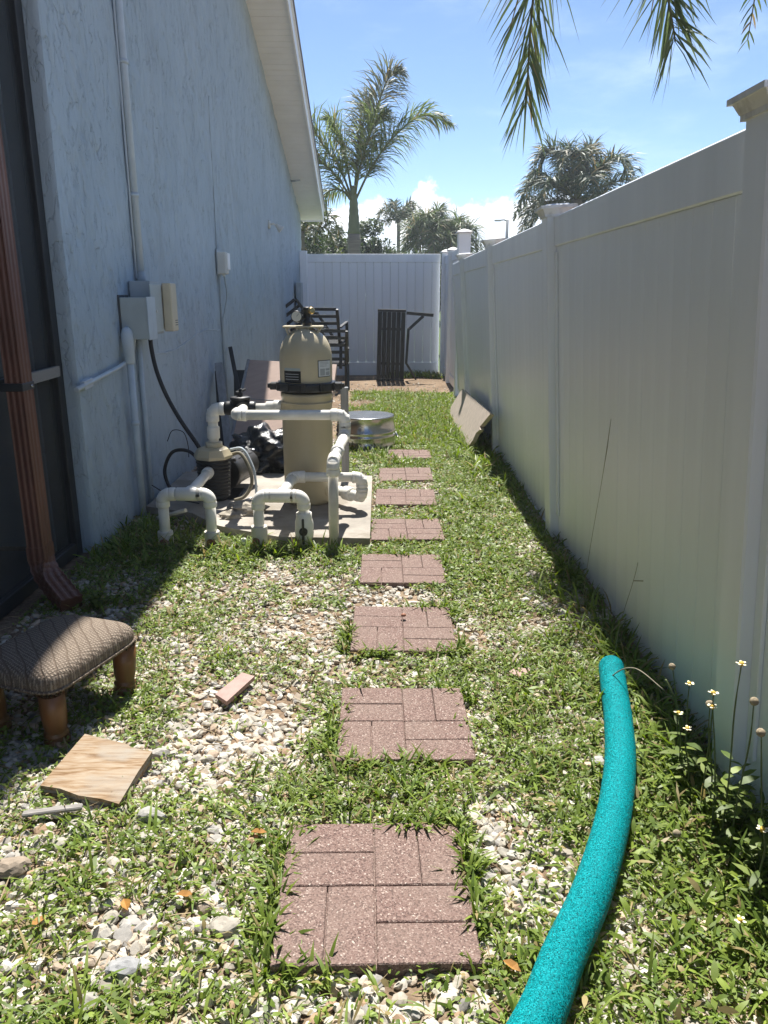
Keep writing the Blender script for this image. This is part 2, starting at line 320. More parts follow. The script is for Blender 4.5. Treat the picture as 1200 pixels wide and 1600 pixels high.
# ------------------------------------------------------------------ mesh helpers
def V(*a): return Vector(a)
class MB:
    def __init__(s): s.v, s.f, s.sm = [], [], []
    def add(s, vs, fs, smooth=False):
        o = len(s.v); s.v += [Vector(v) for v in vs]
        for f in fs: s.f.append(tuple(i + o for i in f)); s.sm.append(smooth)
        return s
    def box(s, c, d, rot=None, bev=0.0, smooth=False):
        bm = bmesh.new(); bmesh.ops.create_cube(bm, size=1)
        for v in bm.verts: v.co = Vector((v.co.x * d[0], v.co.y * d[1], v.co.z * d[2]))
        if bev > 0: bmesh.ops.bevel(bm, geom=list(bm.edges), offset=bev, segments=1, affect='EDGES', profile=.5)
        mt = Matrix.Translation(c) @ (Euler(rot).to_matrix().to_4x4() if rot is not None and not isinstance(rot, Matrix) else (rot.to_4x4() if rot is not None else Matrix()))
        bm.transform(mt); bm.verts.index_update()
        s.add([v.co.copy() for v in bm.verts], [[v.index for v in f.verts] for f in bm.faces], smooth); bm.free(); return s
    def bar(s, a, b, w, h, bev=0.0, up=(0, 0, 1)):
        a, b = Vector(a), Vector(b); y = (b - a); L = y.length; y.normalize(); u = Vector(up)
        if abs(y.dot(u)) > .98: u = Vector((0, 1, 0)) if abs(y.y) < .9 else Vector((1, 0, 0))
        x = y.cross(u).normalized(); z = x.cross(y)
        return s.box((a + b) / 2, (w, L, h), Matrix((x, y, z)).transposed(), bev)
    def tube(s, path, r, n=12, caps=True, smooth=True):
        P = [Vector(p) for p in path]; k = len(P); rr = r if isinstance(r, (list, tuple)) else [r] * k
        T = [(P[min(i + 1, k - 1)] - P[max(i - 1, 0)]).normalized() for i in range(k)]
        u = T[0].orthogonal().normalized(); vs = []
        for i in range(k):
            u = (u - T[i] * u.dot(T[i]))
            u = u.normalized() if u.length > 1e-6 else T[i].orthogonal().normalized()
            w = T[i].cross(u)
            for j in range(n):
                a = 2 * math.pi * j / n; vs.append(P[i] + (u * math.cos(a) + w * math.sin(a)) * rr[i])
        fs = [(i * n + j, i * n + (j + 1) % n, (i + 1) * n + (j + 1) % n, (i + 1) * n + j) for i in range(k - 1) for j in range(n)]
        s.add(vs, fs, smooth)
        if caps:
            o = len(s.v) - len(vs)
            s.f.append(tuple(o + j for j in reversed(range(n)))); s.sm.append(False)
            s.f.append(tuple(o + (k - 1) * n + j for j in range(n))); s.sm.append(False)
        return s
    def lathe(s, prof, c=(0, 0, 0), axis=(0, 0, 1), n=32, smooth=True, caps=True):
        ax = Vector(axis).normalized(); u = ax.orthogonal().normalized(); w = ax.cross(u); c = Vector(c); vs = []
        for (r, z) in prof:
            for j in range(n):
                a = 2 * math.pi * j / n; vs.append(c + ax * z + (u * math.cos(a) + w * math.sin(a)) * r)
        k = len(prof)
        fs = [(i * n + j, i * n + (j + 1) % n, (i + 1) * n + (j + 1) % n, (i + 1) * n + j) for i in range(k - 1) for j in range(n)]
        o = len(s.v); s.add(vs, fs, smooth)
        if caps:
            s.f.append(tuple(o + j for j in reversed(range(n)))); s.sm.append(False)
            s.f.append(tuple(o + (k - 1) * n + j for j in range(n))); s.sm.append(False)
        return s
    def prism(s, poly, d):
        n = len(poly); P = [Vector(p) for p in poly]; d = Vector(d)
        return s.add(P + [p + d for p in P], [tuple(range(n))[::-1], tuple(range(n, 2 * n))] + [(i, (i + 1) % n, n + (i + 1) % n, n + i) for i in range(n)])
    def data(s, name, off=(0, 0, 0)):
        me = bpy.data.meshes.new(name); o = Vector(off); me.from_pydata([v - o for v in s.v], [], s.f)
        me.polygons.foreach_set('use_smooth', s.sm); me.update()
        bm = bmesh.new(); bm.from_mesh(me); bmesh.ops.recalc_face_normals(bm, faces=bm.faces); bm.to_mesh(me); bm.free()
        return me
def obj(name, me, m, parent=None, loc=None):
    o = bpy.data.objects.new(name, me); COL.objects.link(o)
    if m is not None:
        me.materials.clear(); me.materials.append(M[m] if isinstance(m, str) else m)
    if parent: o.parent = parent
    if loc is not None: o.location = loc
    return o
def tag(o, label=None, cat=None, group=None, kind=None):
    if label: o['label'] = label
    if cat: o['category'] = cat
    if group: o['group'] = group
    if kind: o['kind'] = kind
    return o
def thing(name, label, cat, loc, group=None, rot=(0, 0, 0)):
    o = bpy.data.objects.new(name, None); COL.objects.link(o); o.empty_display_size = .1
    o.location = loc; o.rotation_euler = rot
    return tag(o, label, cat, group)
def worldloc(p):
    l = Vector(p.location)
    while p.parent: p = p.parent; l += Vector(p.location)
    return l
def part(root, name, mb, m, local=False):
    return obj(name, mb.data(name, (0, 0, 0) if local else worldloc(root)), m, root)
def single(name, mb, m, label, cat, base=(0, 0, 0), group=None, kind=None):
    return tag(obj(name, mb.data(name, base), m, None, base), label, cat, group, kind)
def arc(c, a, b, n=8):     # quarter bend from c+a to c+b round their corner at c
    c, a, b = Vector(c), Vector(a), Vector(b); o = c + a + b
    return [o - b * math.cos(t * math.pi / 2 / n) - a * math.sin(t * math.pi / 2 / n) for t in range(n + 1)]
def np_mesh(name, verts, tris, cols, m, smooth=False, base=(0, 0, 0)):
    me = bpy.data.meshes.new(name); verts = np.asarray(verts, np.float32) - np.asarray(base, np.float32); tris = np.asarray(tris, np.int32)
    me.vertices.add(len(verts)); me.vertices.foreach_set('co', verts.ravel())
    me.loops.add(tris.size); me.loops.foreach_set('vertex_index', tris.ravel())
    me.polygons.add(len(tris)); me.polygons.foreach_set('loop_start', np.arange(0, tris.size, 3, dtype=np.int32)); me.polygons.foreach_set('loop_total', np.full(len(tris), 3, np.int32))
    me.polygons.foreach_set('use_smooth', np.full(len(tris), smooth, bool))
    me.update(calc_edges=True)
    if cols is not None:
        a = me.attributes.new('Col', 'FLOAT_COLOR', 'POINT'); c = np.ones((len(verts), 4), np.float32); c[:, :3] = cols; a.data.foreach_set('color', c.ravel())
    me.materials.append(M[m]); return me

# value noise over the plane, for where weeds and stones lie
_H = rng.random((256, 256))
def vnoise(x, y, s):
    x, y = np.asarray(x) * s + 97.3, np.asarray(y) * s + 51.7; xi, yi = np.floor(x).astype(int), np.floor(y).astype(int); fx, fy = x - xi, y - yi
    fx, fy = fx * fx * (3 - 2 * fx), fy * fy * (3 - 2 * fy); g = lambda a, b: _H[a % 256, b % 256]
    return (g(xi, yi) * (1 - fx) + g(xi + 1, yi) * fx) * (1 - fy) + (g(xi, yi + 1) * (1 - fx) + g(xi + 1, yi + 1) * fx) * fy

def leaves(base, az, pitch, length, width, droop, cols, nseg=3, prof=None, roll=None):
    """strips of leaf: base (n,3); each bends down by droop radians along its length"""
    n = len(base); t = np.linspace(0, 1, nseg + 1)
    prof = np.array(prof if prof is not None else [.45, 1., .72, 0.])
    ang = pitch[:, None] - droop[:, None] * t[None, :]
    ca, sa = np.cos(ang), np.sin(ang)
    st = (length / nseg)[:, None]
    hx = np.concatenate([np.zeros((n, 1)), np.cumsum((ca[:, :-1] + ca[:, 1:]) / 2 * st, 1)], 1)
    hz = np.concatenate([np.zeros((n, 1)), np.cumsum((sa[:, :-1] + sa[:, 1:]) / 2 * st, 1)], 1)
    dx, dy = np.cos(az)[:, None], np.sin(az)[:, None]
    ctr = np.stack([base[:, 0:1] + hx * dx, base[:, 1:2] + hx * dy, base[:, 2:3] + hz], -1)
    side = np.stack([-np.sin(az), np.cos(az), np.zeros(n)], -1)
    if roll is not None: side = side * np.cos(roll)[:, None] + np.array([0, 0, 1.])[None] * np.sin(roll)[:, None]
    w = (width[:, None] * prof[None, :] / 2)[..., None]
    Lf, Rt = ctr[:, :-1] + side[:, None] * w[:, :-1], ctr[:, :-1] - side[:, None] * w[:, :-1]
    vs = np.concatenate([Lf, Rt, ctr[:, -1:]], 1)               # nseg + nseg + 1
    k = 2 * nseg + 1; tri = []
    for i in range(nseg - 1): tri += [(i, nseg + i, i + 1), (i + 1, nseg + i, nseg + i + 1)]
    tri.append((nseg - 1, 2 * nseg - 1, 2 * nseg))
    tri = np.array(tri)[None] + (np.arange(n) * k)[:, None, None]
    c = np.repeat(np.asarray(cols)[:, None, :], k, 1)
    return vs.reshape(-1, 3), tri.reshape(-1, 3), c.reshape(-1, 3)
def merge(parts):
    o = 0; v, t, c = [], [], []
    for a, b, d in parts: v.append(a); t.append(b + o); c.append(d); o += len(a)
    return np.concatenate(v), np.concatenate(t), np.concatenate(c)

exec_order = []
# ================================================================== the setting
def wx(y): return -1.62 + .016 * (y - 4.1)          # face of the house wall
RAKE0, PITCH = 14.42, .402
def rake(y): return 2.665 + PITCH * (RAKE0 - y)     # underside of the gable overhang
RIDGE = 4.0
EDGE = -1.085                                       # outer edge of the overhang

def ground_z(x, y):
    z = .010 * (vnoise(x, y, 1.1) - .5) + .006 * (vnoise(x, y, 4.) - .5)
    return z + .05 * np.exp(-((y - 12.9) / .9) ** 2 - ((x - .5) / .9) ** 2)
xs = np.concatenate([[-900, -200, -40, -9], np.linspace(-5, -1.7, 6), np.linspace(-1.6, 1.2, 60), np.linspace(1.4, 6, 8), [15, 60, 250, 900]])
ys = np.concatenate([[-300, -60, -8], np.linspace(-2, .6, 6), np.linspace(.7, 14.4, 190), [15.5, 18, 25, 40, 80, 200, 600, 2000]])
gx, gy = np.meshgrid(xs, ys); gz = np.where((gx > -1.8) & (gx < 1.4) & (gy > .6) & (gy < 14.3), ground_z(gx, gy), 0)
nx, ny = len(xs), len(ys); idx = np.arange(nx * ny).reshape(ny, nx)
a, b, c_, d_ = idx[:-1, :-1].ravel(), idx[:-1, 1:].ravel(), idx[1:, 1:].ravel(), idx[1:, :-1].ravel()
me = np_mesh('ground', np.stack([gx, gy, gz], -1).reshape(-1, 3), np.concatenate([np.stack([a, b, c_], -1), np.stack([a, c_, d_], -1)]), None, 'soil', True)
tag(obj('ground', me, None), kind='structure')

# ---- house
def build_house():
    h = thing('house', 'pale blue stucco house with gable end and white vented soffit', 'house', (-1.62, 9.2, 0))
    mb = MB(); ya, yb = 4.1, 14.3
    face = [(wx(ya), ya, -.05), (wx(yb), yb, -.05), (wx(yb), yb, rake(yb) + .02), (wx(ya), ya, rake(ya) + .02)]
    mb.prism([(x - .03, y, z) for x, y, z in face], (-.2, 0, 0)); part(h, 'wall', mb, 'stucco')
    # trowelled stucco coat: real relief of plates and crevices
    def fbm(u, v, o=3):
        t = 0; a = .5; n = 0
        for k in range(o): t = t + a * vnoise(u + 13.7 * k, v + 7.1 * k, 2.0 ** k); n += a; a *= .55
        return t / n
    def sst(v, a, b): t = np.clip((v - a) / (b - a), 0, 1); return t * t * (3 - 2 * t)
    q = np.linspace(0, 1, 570); Y = ya + (yb - ya) * (.42 * q + .58 * q * q); Vv = np.linspace(0, 1, 395)
    yy, vv = np.meshgrid(Y, Vv); zz = -.05 + vv * (rake(yy) + .07); uu = yy + .22 * zz
    plates = sst(fbm(uu * 11, zz * 4.6, 3), .44, .56)
    a_ = fbm(uu * 8 + 31, zz * 3.4 + 5, 3); line = np.exp(-((a_ - .5) / .042) ** 2)
    patch = sst(fbm(uu * 3.1 + 3, zz * 1.9 + 77, 2), .40, .62)
    crev = line * (.08 + .92 * patch); hh = .0060 * plates - .006 * crev + .005 * fbm(uu * 38, zz * 24, 2) + .006 * fbm(uu * 1.1, zz * .8, 2) - .010
    edge = np.clip((yy - ya) / .02, 0, 1); xx = wx(yy) + hh * edge
    nc, nr = len(Y), len(Vv); ix = np.arange(nc * nr).reshape(nr, nc); A, B, C_, D_ = ix[:-1, :-1].ravel(), ix[:-1, 1:].ravel(), ix[1:, 1:].ravel(), ix[1:, :-1].ravel()
    V3 = np.stack([xx, yy, zz], -1).reshape(-1, 3); n0 = len(V3)
    rim = V3[ix[:, 0]] - np.array([.03, 0, 0]); ri = np.arange(n0, n0 + nr)      # near return
    T3 = np.concatenate([np.stack([A, B, C_], -1), np.stack([A, C_, D_], -1), np.stack([ri[:-1], ix[:-1, 0], ix[1:, 0]], -1), np.stack([ri[:-1], ix[1:, 0], ri[1:]], -1)])
    obj('stucco_coat', np_mesh('stucco_coat', np.concatenate([V3, rim]), T3, np.concatenate([np.repeat(crev.reshape(-1, 1), 3, 1), np.zeros((nr, 3))]), 'stucco', True, (-1.62, 9.2, 0)), None, h)
    mb = MB(); mb.prism([(wx(4.1) - .002, -6, 3.02), (wx(4.1) - .002, 4.099, 3.02), (wx(4.1) - .002, 4.099, rake(4.0) - .03), (wx(4.1) - .002, 4.0, rake(4.0) - .03), (wx(4.1) - .002, -6, rake(14.0) - .03)], (-.22, 0, 0))
    part(h, 'wall', mb, 'stucco')
    mb = MB(); mb.box((-3.6, 14.2, 1.2), (3.6, .2, 2.5)); part(h, 'wall', mb, 'stucco')
    # soffit panels, one V-groove board after another up the rake
    y = RAKE0; L = .30 * math.cos(math.atan(PITCH)); i = 0
    while y > RIDGE + .2:
        y2 = max(y - L, RIDGE); g = .004; mb = MB()
        x0 = wx((y + y2) / 2) - .01; x1 = EDGE - .004
        for k in range(3):
            a, b2 = y - (y - y2) * k / 3 - g, y - (y - y2) * (k + 1) / 3 + g * .3
            za, zb = rake(a), rake(b2)
            mb.add([(x0, a, za), (x1, a, za), (x1, b2, zb), (x0, b2, zb), (x0, a, za + .015), (x1, a, za + .015), (x1, b2, zb + .015), (x0, b2, zb + .015)],
                   [(0, 1, 2, 3), (7, 6, 5, 4), (0, 4, 5, 1), (1, 5, 6, 2), (2, 6, 7, 3), (3, 7, 4, 0)])
        part(h, 'soffit_panel', mb, 'trim'); y = y2
    mb = MB(); zf = -.035
    mb.prism([(EDGE, RAKE0 + .03, rake(RAKE0) + zf), (EDGE, RIDGE, rake(RIDGE) + zf), (EDGE, RIDGE, rake(RIDGE) + .17), (EDGE, RAKE0 + .03, rake(RAKE0) + .16)], (.022, 0, 0))
    part(h, 'fascia', mb, 'trim')
    mb = MB(); zf = .02
    mb.prism([(EDGE + .023, RAKE0 + .05, rake(RAKE0) + .15), (EDGE + .023, RIDGE, rake(RIDGE) + .16), (EDGE + .023, RIDGE, rake(RIDGE) + .19), (EDGE + .023, RAKE0 + .05, rake(RAKE0) + .18)], (.018, 0, 0))
    part(h, 'drip_edge', mb, 'vinyl')
    mb = MB(); mb.box(((wx(14.3) + EDGE) / 2, RAKE0 + .012, rake(RAKE0) + .06), (EDGE - wx(14.3) - .006, .02, .16)); part(h, 'eave_return', mb, 'trim')
    mb = MB(); e = EDGE + .05
    mb.prism([(e, RAKE0 + .1, rake(RAKE0) + .165), (e, RIDGE, rake(RIDGE) + .20), (e, -6.5, rake(14.5) + .2), (e, -6.5, rake(14.5) + .26), (e, RIDGE, rake(RIDGE) + .27), (e, RAKE0 + .1, rake(RAKE0) + .23)], (-6, 0, 0))
    part(h, 'roof', mb, 'rib')
    # hairline crack that steps along the wall and the seam above the phone box
    mb = MB(); P = []; n = 22
    for i in range(n + 1):
        y = 5.42 + (7.5 - 5.42) * i / n; P.append((wx(y) + .001, y, 1.005 + .085 * i / n - .03 * math.sin(i * .31) + random.uniform(-.006, .006)))
    mb.tube(P, .0035, 5); part(h, 'wall_crack', mb, 'conduit')
    mb = MB(); P = [(wx(7.58) + .001, 7.58 + random.uniform(-.012, .012), 1.8 + .1 * i) for i in range(14)]; mb.tube(P, .004, 5); part(h, 'wall_seam', mb, 'greybox2')
    return h
build_house()

# ---- screened porch
def build_porch():
    s = thing('screen_enclosure', 'dark bronze screened porch wall beside the blue stucco', 'screen wall', (-1.72, 2, 0))
    X = -1.715
    for y in (4.055, 2.35, .65, -1.05):
        mb = MB(); mb.box((X, y, 1.5), (.05, .075, 3.04), bev=.003); part(s, 'frame_post', mb, 'screen_post')
    for a, b in ((4.017, 2.388), (2.312, .688), (.612, -1.012)):
        for z, hh in ((.045, .07), (1.01, .045), (2.98, .07)):
            mb = MB(); mb.box((X, (a + b) / 2, z), (.045, a - b, hh), bev=.003); part(s, 'frame_rail', mb, 'screen_post')
        for z0, z1 in ((.08, .987), (1.033, 2.945)):
            mb = MB(); mb.add([(X - .004, a, z0), (X - .004, b, z0), (X - .004, b, z1), (X - .004, a, z1)], [(0, 1, 2, 3)]); part(s, 'screen_panel', mb, 'screen')
    mb = MB(); mb.box((X + .034, 3.78, 1.012), (.02, .46, .052), (R(1), 0, 0)); part(s, 'rail_cover', mb, 'stick')
    mb = MB(); mb.box((X - .06, 4.06, 1.5), (.06, .07, 3.0)); part(s, 'inner_frame', mb, 'screen_post')
    p = thing('porch_interior', 'dim porch interior behind the bronze insect screen', 'porch', (-3.2, 1, 0))
    mb = MB(); mb.box((-3.4, .8, .0), (3.24, 6.5, .05)); part(p, 'porch_floor', mb, 'floor')
    mb = MB(); mb.box((-5.0, .8, 1.52), (.1, 6.5, 2.99)); part(p, 'back_panel', mb, 'inner')
    mb = MB(); mb.box((-3.4, .8, 3.06), (3.24, 6.5, .05)); part(p, 'ceiling_panel', mb, 'inner')
    mb = MB(); mb.box((-3.345, 4.16, 1.52), (3.2, .06, 2.99)); part(p, 'end_panel', mb, 'inner')
    mb = MB(); mb.box((-3.4, -2.5, 1.52), (3.2, .1, 2.99)); part(p, 'end_panel', mb, 'inner')
build_porch()

# ---- right-hand vinyl fence, leaning a little over the path
LEAN = R(3.9)
def tnb(d, z0, z1, name):
    mb = MB(); mb.box((0, 0, (z0 + z1) / 2), (.022, d - .001, z1 - z0), bev=.0018); return mb.data(name)
def build_fence():
    f = thing('vinyl_fence', 'tall white vinyl privacy fence with capped posts leaning over the path', 'fence', (.985, 0, 0), rot=(0, -LEAN, 0))
    far = [-.36, 2.02, 4.48, 6.94, 9.36]
    H = 1.795
    post = MB(); post.box((.0635, -.0635, .91), (.127, .127, 1.9), bev=.006); pd = post.data('post')
    mbc = MB()
    def ringbox(hw, z0, z1, hw1=None):
        hw1 = hw1 or hw
        vs = [(sx * hw, sy * hw, z0) for sx, sy in ((-1, -1), (1, -1), (1, 1), (-1, 1))] + [(sx * hw1, sy * hw1, z1) for sx, sy in ((-1, -1), (1, -1), (1, 1), (-1, 1))]
        mbc.add(vs, [(3, 2, 1, 0), (4, 5, 6, 7), (0, 1, 5, 4), (1, 2, 6, 5), (2, 3, 7, 6), (3, 0, 4, 7)])
    ringbox(.072, -.020, -.006); ringbox(.074, -.006, .020, .086); ringbox(.096, .0201, .034); ringbox(.095, .0341, .046, .02)
    cd = mbc.data('cap')
    for y in far:
        o = obj('post', pd, 'vinyl', f, (0, y, 0))
        k = obj('cap', cd, 'vinyl_cap', o, (.0635, -.0635, 1.815)); k.rotation_euler = (R(random.uniform(-2, 2)), R(random.uniform(-1, 1)), 0)
    ends = far + [10.80]
    for i in range(len(ends) - 1):
        y0, y1 = ends[i], ends[i + 1] - .127
        Ln = y1 - y0; n = max(1, round(Ln / .148)); d = Ln / n
        mb = MB(); mb.box((.063, (y0 + y1) / 2, H - .075), (.045, Ln - .002, .15), bev=.005); part(f, 'rail', mb, 'vinyl', True)
        mb = MB(); mb.box((.063, (y0 + y1) / 2, -.05), (.045, Ln - .002, .09), bev=.005); part(f, 'rail', mb, 'vinyl', True)
        bd = tnb(d, -.004, H - .151, 'board')
        for k in range(n):
            o = obj('board', bd, 'vinyl', f, (.063 + random.uniform(-.0007, .0007), y0 + d * (k + .5), 0))
        mb = MB(); mb.box((.045, y1 - .022, (H - .03) / 2), (.012, .042, H - .33), bev=.002); part(f, 'edge_channel', mb, 'vinyl', True)
build_fence()
def build_tall_fence():
    f = thing('vinyl_fence', 'taller white vinyl fence run continuing past the leaning fence', 'fence', (1.0, 12, 0))
    post = MB(); post.box((0, 0, 1.05), (.14, .14, 2.2), bev=.006); pd = post.data('post')
    mbc = MB(); mbc.lathe([(.125, 0), (.125, .02), (.02, .055)], n=4, smooth=False); cd = mbc.data('cap')
    for y, dz, s in ((10.88, .04, 1.18), (12.6, -.09, 1), (13.95, -.05, 1)):
        o = obj('post', pd, 'vinyl', f, (.07, y - 12, dz)); o.scale = (s, s, 1)
        k = obj('cap', cd, 'vinyl_cap', o, (0, 0, 2.15)); k.rotation_euler = (0, 0, R(45) * 0)
    for y0, y1 in ((10.97, 12.53), (12.67, 13.88)):
        Ln = y1 - y0; n = round(Ln / .15); d = Ln / n
        mb = MB(); mb.box((.07, (y0 + y1) / 2 - 12, 1.97), (.045, Ln - .002, .14), bev=.004); part(f, 'rail', mb, 'vinyl', True)
        mb = MB(); mb.box((.07, (y0 + y1) / 2 - 12, .12), (.045, Ln - .002, .14), bev=.004); part(f, 'rail', mb, 'vinyl', True)
        bd = tnb(d, .191, 1.899, 'board')
        for k in range(n): obj('board', bd, 'vinyl', f, (.07, y0 - 12 + d * (k + .5), 0))
    g = thing('vinyl_fence', 'white vinyl fence panel closing the far end of the passage', 'fence', (-.18, 14.1, 0))
    x0, x1 = -1.335, .995; Ln = x1 - x0; n = 16; d = Ln / n
    mb = MB(); mb.box((0, 0, 2.02), (Ln, .045, .14), bev=.004); part(g, 'rail', mb, 'vinyl', True)
    mb = MB(); mb.box((0, 0, .10), (Ln, .045, .27), bev=.004); part(g, 'rail', mb, 'vinyl', True)
    mb = MB(); mb.box((0, 0, (.236 + 1.949) / 2), (d - .0025, .022, 1.949 - .236), bev=.007); bd = mb.data('board')
    for k in range(n): obj('board', bd, 'vinyl', g, (-Ln / 2 + d * (k + .5), random.uniform(-.001, .001), 0))
    mb = MB(); mb.box((-1.40 + .18, -.05, 1.06), (.125, .125, 2.16), bev=.006); o = part(g, 'post', mb, 'vinyl', True)
build_tall_fence()

# ---- equipment pad
mb = MB()
mb.prism([(-1.56, 4.86, -.06), (-1.22, 4.70, -.06), (-1.02, 4.44, -.06), (-.90, 4.36, -.06), (-.60, 4.20, -.06), (-.08, 4.17, -.06), (-.09, 5.75, -.06), (-1.56, 5.9, -.06)], (0, 0, .12))
single('concrete_pad', mb, 'concrete', 'stained concrete slab under the pool pump and filter', 'slab', (-.8, 5, 0))

# ================================================================== stepping stones
PAV = [(-.022, 1.53, .452, 1.5), (.066, 2.27, .43, .6), (.08, 3.02, .43, -.4), (.094, 3.765, .43, 0.2), (.136, 4.46, .43, 1.0), (.152, 5.24, .42, -.6), (.171, 5.955, .42, .4), (.217, 6.76, .40, -.8)]
PLAB = ['red brick-pattern paver between the noodle tail and the cream rock', 'red brick-pattern paver level with the middle of the noodle',
        'red brick-pattern paver with a dark pebble on it', 'red brick-pattern paver half in palm shade', 'red brick-pattern paver beside the corner of the concrete slab',
        'red brick-pattern paver beside the filter outlet elbow', 'red brick-pattern paver in front of the overgrown one by the steel tub', 'red brick-pattern paver closest to the upturned steel tub']
def build_pavers():
    s = .215
    brick = MB(); brick.box((0, 0, 0), (s - .0025, s / 2 - .0025, .022), bev=.0025); bd = brick.data('brick')
    base = MB(); base.box((0, 0, .012), (.428, .428, .024), bev=.004); sd = base.data('base')
    # ragged chip edge
    for i, (x, y, w, rz) in enumerate(PAV):
        t = thing('stepping_stone', PLAB[i], 'paver', (x, y, -.010), 'stepping stones down the passage', (R(random.uniform(-.8, .8)), R(random.uniform(-.6, .6)), R(rz)))
        t.scale = (w / .43, w / .43 * 1.02, 1)
        obj('base', sd, 'paver', t)
        for qx in (-1, 1):
            for qy in (-1, 1):
                horiz = (qx * qy < 0)           # far-left and near-right lie across
                for k in (-1, 1):
                    o = obj('brick', bd, 'paver', t, (qx * s / 2 + (0 if horiz else k * s / 4), qy * s / 2 + (k * s / 4 if horiz else 0), .0285 + random.uniform(-.001, .001)))
                    o.rotation_euler = (R(random.uniform(-.4, .4)), R(random.uniform(-.4, .4)), 0 if horiz else R(90))
build_pavers()
mb = MB(); mb.lathe([(.001, 0), (.011, .002), (.012, .007), (.006, .012), (.001, .013)], (.085, 3.10, .045), n=9)
single('pebble', mb, 'rust', 'small dark pebble lying on a red paver', 'pebble', (.085, 3.10, .045))
# ================================================================== pool filter, pump and pipework
PR, FR = .030, .0385
def straight(root, a, b, r=PR, m='pvc', name='pipe'):
    mb = MB(); mb.tube([a, b], r, 20); return part(root, name, mb, m)
def collar(mb, a, b, r=FR):
    a, b = Vector(a), Vector(b); d = (b - a).normalized(); L = (b - a).length
    mb.tube([a, a + d * .004, b - d * .004, b], [r * .95, r, r, r * .95], 20)
def elbow(root, c, da, db, r=FR, m='pvc', reach=.075):
    da, db = Vector(da).normalized(), Vector(db).normalized(); k = r * 1.15; mb = MB()
    mb.tube(arc(c, da * k, db * k, 7), r * .96, 20, True)
    c = Vector(c); collar(mb, c + da * k * .95, c + da * reach, r); collar(mb, c + db * k * .95, c + db * reach, r)
    return part(root, 'elbow', mb, m)
def tee(root, c, da, db, r=FR, m='pvc', reach=.07):
    da, db = Vector(da).normalized(), Vector(db).normalized(); c = Vector(c); mb = MB()
    mb.tube([c - da * reach, c - da * (reach - .004), c + da * (reach - .004), c + da * reach], [r * .95, r, r, r * .95], 20)
    mb.tube([c, c + db * (reach - .004), c + db * reach], [r * .96, r, r * .95], 20)
    return part(root, 'tee', mb, m)

